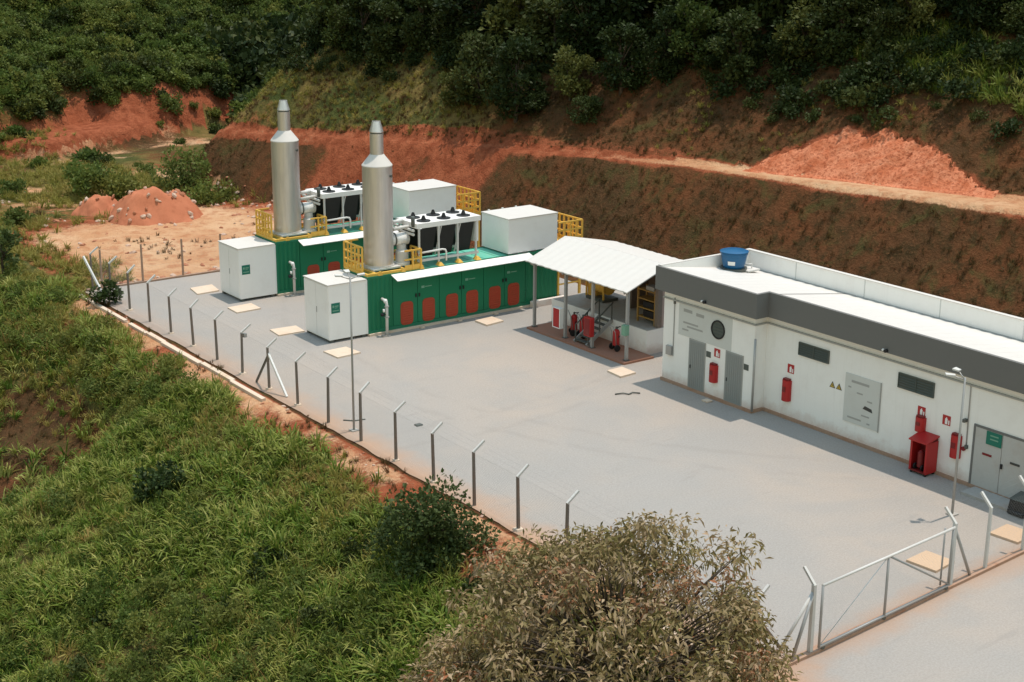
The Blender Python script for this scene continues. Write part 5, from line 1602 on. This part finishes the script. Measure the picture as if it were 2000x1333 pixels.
place('golden_grass', x, y, g, 0.5, 1.1, 3, gold_c, 'patches of yellowed grass on the bank and past the fence corner', 'grass', 0.6)
stalk_c = proto_collection('stalk', [tuft_mesh(7, 1.35, 0.022, 0.12, 280 + i, 'grass_gold', 0.45) for i in range(3)])
def d_stalk(x, y): return west_mask(x, y) * np.clip(0.12 + fbm(x * 0.2, y * 0.2, 231, 3), 0, 1) * (x < -10)
x, y, g = rand_pts(2600, -31, -10, -38, 30, d_stalk, 23)
place('dry_stalks', x, y, g, 0.6, 1.0, 3, stalk_c, 'thin dry stalks standing above the bank grass', 'grass', 0.4)
# dry stubble on the cut slope and the slope above it
def d_face(x, y):
    tx = ip(TOE, 0, y); bx = ip(BEN, 0, y); bw = bench_w(y)
    k = fbm(x * 0.22, y * 0.22, 151, 3)
    low = (x > tx + 0.2) & (x < bx - 0.25)
    upr = (x > bx + bw + 0.2)
    r = np.where(low, np.clip(0.55 - 0.6 * sstep(12, 18, y) * (1 - sstep(34, 40, y)) + 0.5 * k, 0.02, 1), 0)
    r = np.where(upr, np.clip(0.75 + 0.5 * k, 0.1, 1) * (1 - slide_mask(x, y)), r)
    r = np.where((x > bx - 0.3) & (x < bx + bw + 0.3), 0.0, r)
    return r * (y < 48)
x, y, g = rand_pts(26000, 9, 40, -34, 48, d_face, 5)
place('slope_stubble', x, y, g, 0.22, 0.75, 4, dry_c, 'dry brown stubble over the cut slope and the hillside above the bench', 'weeds', 0.9)
def d_slopegreen(x, y):
    bx = ip(BEN, 0, y) + bench_w(y)
    k = fbm(x * 0.14, y * 0.14, 161, 3)
    return np.where(x > bx + 0.4, np.clip(0.05 + 0.5 * k + 0.06 * (x - bx - 3) + 0.6 * sstep(12, 32, y), 0, 1) * (1 - slide_mask(x, y)), 0) * (y < 47)
x, y, g = rand_pts(15000, 14, 42, -34, 47, d_slopegreen, 6)
place('slope_grass', x, y, g, 0.3, 0.8, 4, olive_c, 'green and olive grass high on the hillside', 'grass', 0.8)

def d_bright(x, y):
    k = fbm(x * 0.3, y * 0.3, 191, 3)
    return (x > 30.6) * (x < 33.8 + 0.0 * y) * np.clip(0.6 + 0.8 * k, 0, 1)
x, y, g = rand_pts(900, 30.4, 34, -16, -2.5, d_bright, 16)
bright_c = proto_collection('bright_tuft', [tuft_mesh(26, 0.8, 0.06, 0.25, 240 + i, 'grass_green', 1.0) for i in range(3)])
place('sunlit_grass', x, y, g, 0.6, 1.2, 3, bright_c, 'bright yellow green grass patch at the foot of the trees on the right', 'grass', 0.6)

# low leafy scrub: dark clumps on the hillside, forest on the far hill
def clump_mesh(seed, mat, leaf=0.30, n=9, per=44):
    g = random.Random(seed)
    cs = [(g.uniform(-.7, .7), g.uniform(-.7, .7), g.uniform(0.15, 0.95)) for _ in range(n)]
    rs = [(g.uniform(.3, .55),) * 3 for _ in range(n)]
    v, f, t = leaf_cloud(cs, rs, [per] * n, leaf, 0.6, 0.0, seed, 0.4, up_bias=0.8)
    return np_mesh('clump', v, f, mat, t)
dark_c = proto_collection('scrub_clump', [clump_mesh(400 + i, 'leaf_forest' if i % 3 else 'leaf_mixed', 0.26) for i in range(5)])
far_c = proto_collection('forest_clump', [clump_mesh(420 + i, ('leaf_far', 'leaf_bright', 'leaf_mixed', 'leaf_far')[i % 4], 0.26, 13, 60) for i in range(6)])
def d_scrub(x, y):
    bx = ip(BEN, 0, y) + bench_w(y); k = fbm(x * 0.18, y * 0.18, 171, 3)
    h = x - bx
    right = 1 - sstep(-8, 10, y)
    return np.where(h > 0.6, np.clip(-0.10 + 0.45 * k + 0.16 * (h - 3.2) + 0.10 * right, 0, 1) * (1 - slide_mask(x, y)), 0) * (y < 44)
x, y, g = rand_pts(7000, 16, 46, -34, 44, d_scrub, 7)
place('hillside_scrub', x, y, g, 0.35, 1.05, 5, dark_c, 'dark leafy scrub on the hillside under the trees', 'scrub', 0.5, -0.1)
def d_far(x, y):
    z = height(x, y); k = fbm(x * 0.09, y * 0.09, 87, 3)
    red = 0.95 - 0.13 * np.maximum(z - 1.5, 0) + 0.7 * k
    return (y > 50) * np.where(z < 0.6, 0.012, np.where(z < 2.6, 0.03, np.clip(1.15 - 1.1 * np.clip(red, 0, 1), 0.05, 1)))
x, y, g = rand_pts(26000, -25, 95, 50, 125, d_far, 8)
place('far_forest', x, y, g, 0.4, 1.25, 6, far_c, 'dense green wooded hillside across the valley', 'forest', 0.4, -0.2)
def d_valley(x, y):
    return (x > 22 + 0.25 * (y - 44)) * (height(x, y) < 9) * 0.9
x, y, g = rand_pts(1500, 16, 70, 47, 80, d_valley, 9)
place('valley_thicket', x, y, g, 1.4, 3.0, 5, dark_c, 'dark thicket filling the gully behind the hill shoulder', 'thicket', 0.4, -0.2)
def d_bankscrub(x, y):
    k = fbm(x * 0.25, y * 0.25, 197, 3)
    return west_mask(x, y) * np.clip(k - 0.28, 0, 1) * 2.2 * (x < -11)
x, y, g = rand_pts(900, -30, -11, -38, 24, d_bankscrub, 17)
place('bank_scrub', x, y, g, 0.3, 0.7, 5, dark_c, 'small dark leafy weeds growing through the bank grass', 'weeds', 0.5, -0.05)
leafy_c = proto_collection('leafy_clump', [clump_mesh(440 + i, ('leaf_bright', 'leaf_far', 'leaf_bright')[i % 3], 0.17, 9, 70) for i in range(5)])
def d_leafy(x, y):
    k = fbm(x * 0.17, y * 0.17, 211, 3)
    return west_mask(x, y) * np.clip(0.15 + 1.3 * k + 0.25 * sstep(-18, 4, y), 0, 1) * (x < -9.6)
x, y, g = rand_pts(2600, -31, -9.6, -38, 30, d_leafy, 18)
place('bank_weeds', x, y, g, 0.3, 0.85, 5, leafy_c, 'leafy yellow green weeds mixed into the long bank grass', 'weeds', 0.6, -0.1)
# rubble on the open ground
def rock_mesh(seed, mat):
    g = random.Random(seed); bm = bmesh.new(); bmesh.ops.create_icosphere(bm, subdivisions=1, radius=0.5)
    sx, sy, sz = g.uniform(.7, 1.3), g.uniform(.7, 1.3), g.uniform(.45, .8)
    for v in bm.verts:
        k = g.uniform(0.75, 1.15); v.co = Vector((v.co.x * sx * k, v.co.y * sy * k, v.co.z * sz * k))
    me = bpy.data.meshes.new('rock'); bm.to_mesh(me); bm.free(); me.materials.append(MATS[mat]); return me
ROCKS = [rock_mesh(i, 'rock_pale' if i % 2 else 'rock_red') for i in range(6)]
rock_c = proto_collection('rubble', ROCKS)
def d_rub(x, y):
    tx = ip(TOE, 0, y); k = fbm(x * 0.35, y * 0.35, 181, 3)
    return np.where(x < tx + 0.8, np.clip(0.05 + 0.6 * k + 0.4 * (np.abs(y - 17.6) < 0.7) + 0.5 * sstep(-5, -1, x - tx) * (y > 20), 0, 0.9), 0)
x, y, g = rand_pts(2600, -7, 16, 17.1, 46, d_rub, 10)
place('rubble', x, y, g, 0.12, 0.5, 6, rock_c, 'scattered pale and red rubble on the sandy ground', 'rubble', 0.8, 0.0)
def d_rub2(x, y):
    return np.where((x > -10.6) & (x < -8.35), 0.5, 0) + slide_mask(x, y) * 0.5
x, y, g = rand_pts(3000, -10.6, 34, -34, 15, d_rub2, 12)
place('verge_stones', x, y, g, 0.06, 0.24, 6, rock_c, 'small stones along the fence verge and in the landslip', 'stones', 0.8, 0.0)

# ------------------------------------------------------------------ trees on the hill
TREES = [(21.49, 39.08), (21.61, 36.06), (22.47, 33.43), (23.11, 30.27), (21.38, 23.76), (21.82, 21.02), (21.86, 17.85), (22.75, 15.68), (23.93, 14.5), (24.19, 11.92), (25.71, 10.49), (26.68, 8.7), (27.33, 6.84), (28.3, 5.39), (28.4, 3.05), (29.33, 1.23), (30.0, -0.36), (30.11, -2.44), (31.61, -3.33), (32.69, -4.41), (33.41, -5.82), (33.7, -7.72), (34.38, -9.25), (34.53, -11.35), (23.75, 41.48), (24.51, 37.37), (25.62, 33.38), (25.22, 27.44), (25.17, 23.01), (26.21, 19.7), (27.18, 16.49), (28.97, 14.44), (30.18, 11.79), (30.76, 8.58), (31.02, 5.22), (32.44, 3.16), (33.13, 0.11), (34.58, -1.69), (35.21, -4.54), (35.48, -7.56), (36.1, -10.18), (25.96, 41.2), (27.38, 33.24), (28.48, 26.34), (29.65, 20.19), (31.98, 15.44), (33.56, 10.23), (33.96, 4.34), (35.99, 0.43), (36.72, -4.68)]
tree_protos = [tree_parts(4.6, 4.2, 501, 'leaf_mixed', 0.32, 34, 95, 0.12), tree_parts(5.4, 3.8, 502, 'leaf_forest', 0.32, 36, 95, 0.15),
               tree_parts(3.8, 4.6, 503, 'leaf_mixed', 0.30, 30, 95, 0.08), tree_parts(4.2, 3.8, 504, 'leaf_tree', 0.30, 26, 95, 0.15), tree_parts(3.0, 4.0, 505, 'leaf_forest', 0.30, 26, 90, 0.05)]
KIND = ('mid green', 'tall dark', 'broad mid green', 'bright yellow green', 'low dark')
for i, (tx_, ty_) in enumerate(TREES):
    k = random.choice((0, 1, 2, 4)) if i % 4 else 3
    row = 'front edge of' if i < 24 else ('middle of' if i < 41 else 'back of')
    tx_ += random.uniform(-1.0, 0.8); ty_ += random.uniform(-0.9, 0.9)
    sc = random.uniform(0.6, 1.15) * (0.8 if i < 24 else 1.15)
    tr = thing('hillside_tree', '%s tree at the %s the wood above the cut slope' % (KIND[k], row), 'tree', (tx_, ty_, float(height(tx_, ty_)) - 0.1), 'trees along the hill above the cut slope')
    tr.rotation_euler[2] = random.uniform(0, 6.28); tr.scale = (sc * random.uniform(.9, 1.2), sc, sc * random.uniform(0.8, 1.15))
    link('trunk', tree_protos[k][0], tr); link('crown', tree_protos[k][1], tr)

def shrub(name, label, cat, loc, h, w, seed, mat, leaf, n=20, per=110, flat=0.9, trunk=0.1):
    t = thing(name, label, cat, loc)
    tm, cm = tree_parts(h, w, seed, mat, leaf, n, per, trunk, flat)
    link('stem', tm, t); link('foliage', cm, t)
    return t
def gz(x, y): return float(height(x, y))
shrub('broadleaf_bush', 'green bush behind the smaller earth mound', 'bush', (2.0, 43.4, gz(2.0, 43.4) - 0.2), 2.5, 3.2, 601, 'leaf_far', 0.26)
shrub('broadleaf_bush', 'low yellow green bush between the two taller bushes by the mounds', 'bush', (4.0, 42.0, gz(4.0, 42.0) - 0.2), 1.7, 3.4, 602, 'leaf_bright', 0.26)
shrub('broadleaf_bush', 'tall green bush right behind the larger rubble mound', 'bush', (9.2, 42.0, gz(9.2, 42.0) - 0.2), 2.8, 3.8, 603, 'leaf_far', 0.26)
shrub('broadleaf_bush', 'low olive bush at the foot of the red slope right of the mounds', 'bush', (8.9, 37.0, gz(8.9, 37.0) - 0.2), 1.3, 3.6, 604, 'leaf_bright', 0.24)
shrub('young_tree', 'thin dark young tree standing in the grass at the left edge', 'tree', (-10.6, 23.0, gz(-10.6, 23.0) - 0.1), 3.0, 1.7, 605, 'leaf_dark', 0.24, 12, 60, 0.9, 0.35)
shrub('broadleaf_bush', 'grey green weedy bush at the far fence corner', 'bush', (-8.2, 13.3, gz(-8.6, 13.3) - 0.1), 1.3, 1.5, 606, 'leaf_dark', 0.2, 12, 70)
shrub('broadleaf_bush', 'dark leafy shrub on the bank against the fence, in front of the fence posts', 'bush', (-11.3, -22.8, gz(-11.3, -22.8) - 0.3), 2.5, 3.4, 607, 'leaf_dark', 0.16, 40, 190, 0.9, 0.04)
shrub('broadleaf_bush', 'low dark shrub half buried in the grass in the middle of the bank', 'bush', (-14.6, -8.4, gz(-14.6, -8.4) - 0.2), 1.1, 2.2, 608, 'leaf_dark', 0.22, 12, 80)
for i, (x_, y_) in enumerate([(-12.9, 21.5), (-8.0, 31.0), (-5.5, 37.0), (-6.0, 44.0), (-2.0, 47.5)]):
    s_ = shrub('scrub_bush', 'olive scrub bush in the rough grass beyond the fence corner', 'bush', (x_, y_, gz(x_, y_) - 0.2), 0.9 + 0.4 * random.random(), 2.2, 620 + i, 'leaf_bright' if i % 2 else 'leaf_far', 0.22, 14, 70)
    s_['group'] = 'scrub bushes at the left edge'

# ------------------------------------------------------------------ big dusty tree in the foreground
def front_tree():
    loc = Vector((-13.2, -34.9, gz(-13.2, -34.9)))
    t = thing('dusty_tree', 'large round dusty olive-brown tree in the foreground, in front of the gate corner', 'tree', loc)
    g = random.Random(77)
    cz = 1.25 - loc.z
    segs = []; cs, rs, ns = [], [], []
    RX, RY, RZ = 4.9, 4.3, 4.25
    for i in range(7):
        a = i * 0.9 + g.uniform(-.2, .2)
        e = g.uniform(0.5, 1.2)
        p1 = Vector((math.cos(a) * 0.8, math.sin(a) * 0.8, cz * 0.55)); p2 = Vector((math.cos(a) * RX * 0.45, math.sin(a) * RY * 0.45, cz + RZ * 0.25 * e)); p3 = Vector((math.cos(a) * RX * .75, math.sin(a) * RY * .75, cz + RZ * 0.45 * e))
        segs.append(([(0, 0, 0.3), p1, p2, p3], [0.14, 0.10, 0.06, 0.025]))
    segs.append(([(0, 0, -0.8), (0, 0, 0.3), (0.2, 0.1, cz), (0.1, 0.2, cz + RZ * 0.8)], [0.22, 0.19, 0.12, 0.03]))
    for i in range(560):
        a = g.uniform(0, 6.283); ct = g.uniform(-0.45, 1.0); st = math.sqrt(1 - ct * ct)
        k = g.uniform(0.82, 1.0) if g.random() < 0.8 else g.uniform(0.5, 0.82)
        d = Vector((math.cos(a) * st * RX, math.sin(a) * st * RY, ct * RZ))
        # uneven outline
        w = 1 + 0.20 * (float(vnoise(np.array([a * 1.6 + 3]), np.array([ct * 2.2]), 7)[0]) - 0.5) * 2
        c = Vector((0, 0, cz)) + d * k * w
        if i % 3 == 0:   # lower lobe spreading to the west
            d = Vector((d.x * 0.66, d.y * 0.66, d.z * 0.58)); c = Vector((-2.1, 1.4, cz - 1.2)) + d * k * w
        r = g.uniform(0.35, 0.68)
        cs.append(tuple(c)); rs.append((r, r, r * 0.8)); ns.append(int(g.uniform(65, 120)))
        if i % 2 == 0:
            b = Vector((0, 0, cz)) + (c - Vector((0, 0, cz))) * 0.45
            segs.append(([b, b.lerp(c, 0.5) + Vector((0, 0, 0.1)), c], [0.035, 0.022, 0.008]))
    v, f, tt = leaf_cloud(cs, rs, ns, 0.20, 0.31, 0.6, 78, 0.2, up_bias=0.8)
    link('trunk', limb_mesh(segs), t)
    link('crown', np_mesh('crown', v, f, 'leaf_dusty', tt), t)
front_tree()

# ------------------------------------------------------------------ earth mounds with stones
def mound(cx, cy, rx, ry, h, seed, label, nrock):
    z0 = gz(cx, cy)
    t = thing('earth_mound', label, 'mound', (cx, cy, z0))
    n = 40
    xs = np.linspace(-1.25, 1.25, n); X, Y = np.meshgrid(xs, xs)
    rr = np.sqrt(X ** 2 + Y ** 2) * (1 + 0.25 * fbm(X * 1.5 + seed, Y * 1.5, 5, 3))
    def prof(r): return np.clip(1.12 - r ** 1.9, 0, 0.86) / 0.86
    Zm = h * prof(rr) * (1 + 0.35 * fbm(X * 3 + seed, Y * 3, 9, 3)) + 0.06 * fbm(X * 9, Y * 9, seed, 3) * (rr < 1.1)
    Zm = np.where(rr > 1.12, -0.35, Zm) - 0.08
    vs = np.stack([X * rx, Y * ry, Zm], -1).reshape(-1, 3)
    fs = [(r * n + c, r * n + c + 1, (r + 1) * n + c + 1, (r + 1) * n + c) for r in range(n - 1) for c in range(n - 1)]
    m = MB(); m.add(vs, fs, True)
    me = m.mesh('soil', 'mound_earth')
    link('soil', me, t)
    g = random.Random(seed)
    for i in range(nrock):
        a = g.uniform(0, 6.283); r = g.uniform(0.15, 1.0) ** 0.7
        ix = min(n - 1, max(0, int((math.cos(a) * r + 1.25) / 2.5 * (n - 1)))); iy = min(n - 1, max(0, int((math.sin(a) * r + 1.25) / 2.5 * (n - 1))))
        o = bpy.data.objects.new('stone', ROCKS[g.choice((1, 3, 5))] if g.random() < 0.75 else ROCKS[g.choice((0, 2, 4))]); COL.objects.link(o); o.parent = t
        o.location = (xs[ix] * rx, xs[iy] * ry, float(Zm[iy, ix]) + 0.03)
        s = g.uniform(0.18, 0.5); o.scale = (s, s, s); o.rotation_euler = (g.uniform(0, 6), g.uniform(0, 6), g.uniform(0, 6))
mound(1.2, 38.6, 1.7, 1.6, 0.95, 3, 'small red earth mound beside the larger rubble mound', 10)
mound(3.3, 34.2, 3.3, 2.8, 1.75, 5, 'large red earth mound strewn with pale stones', 46)
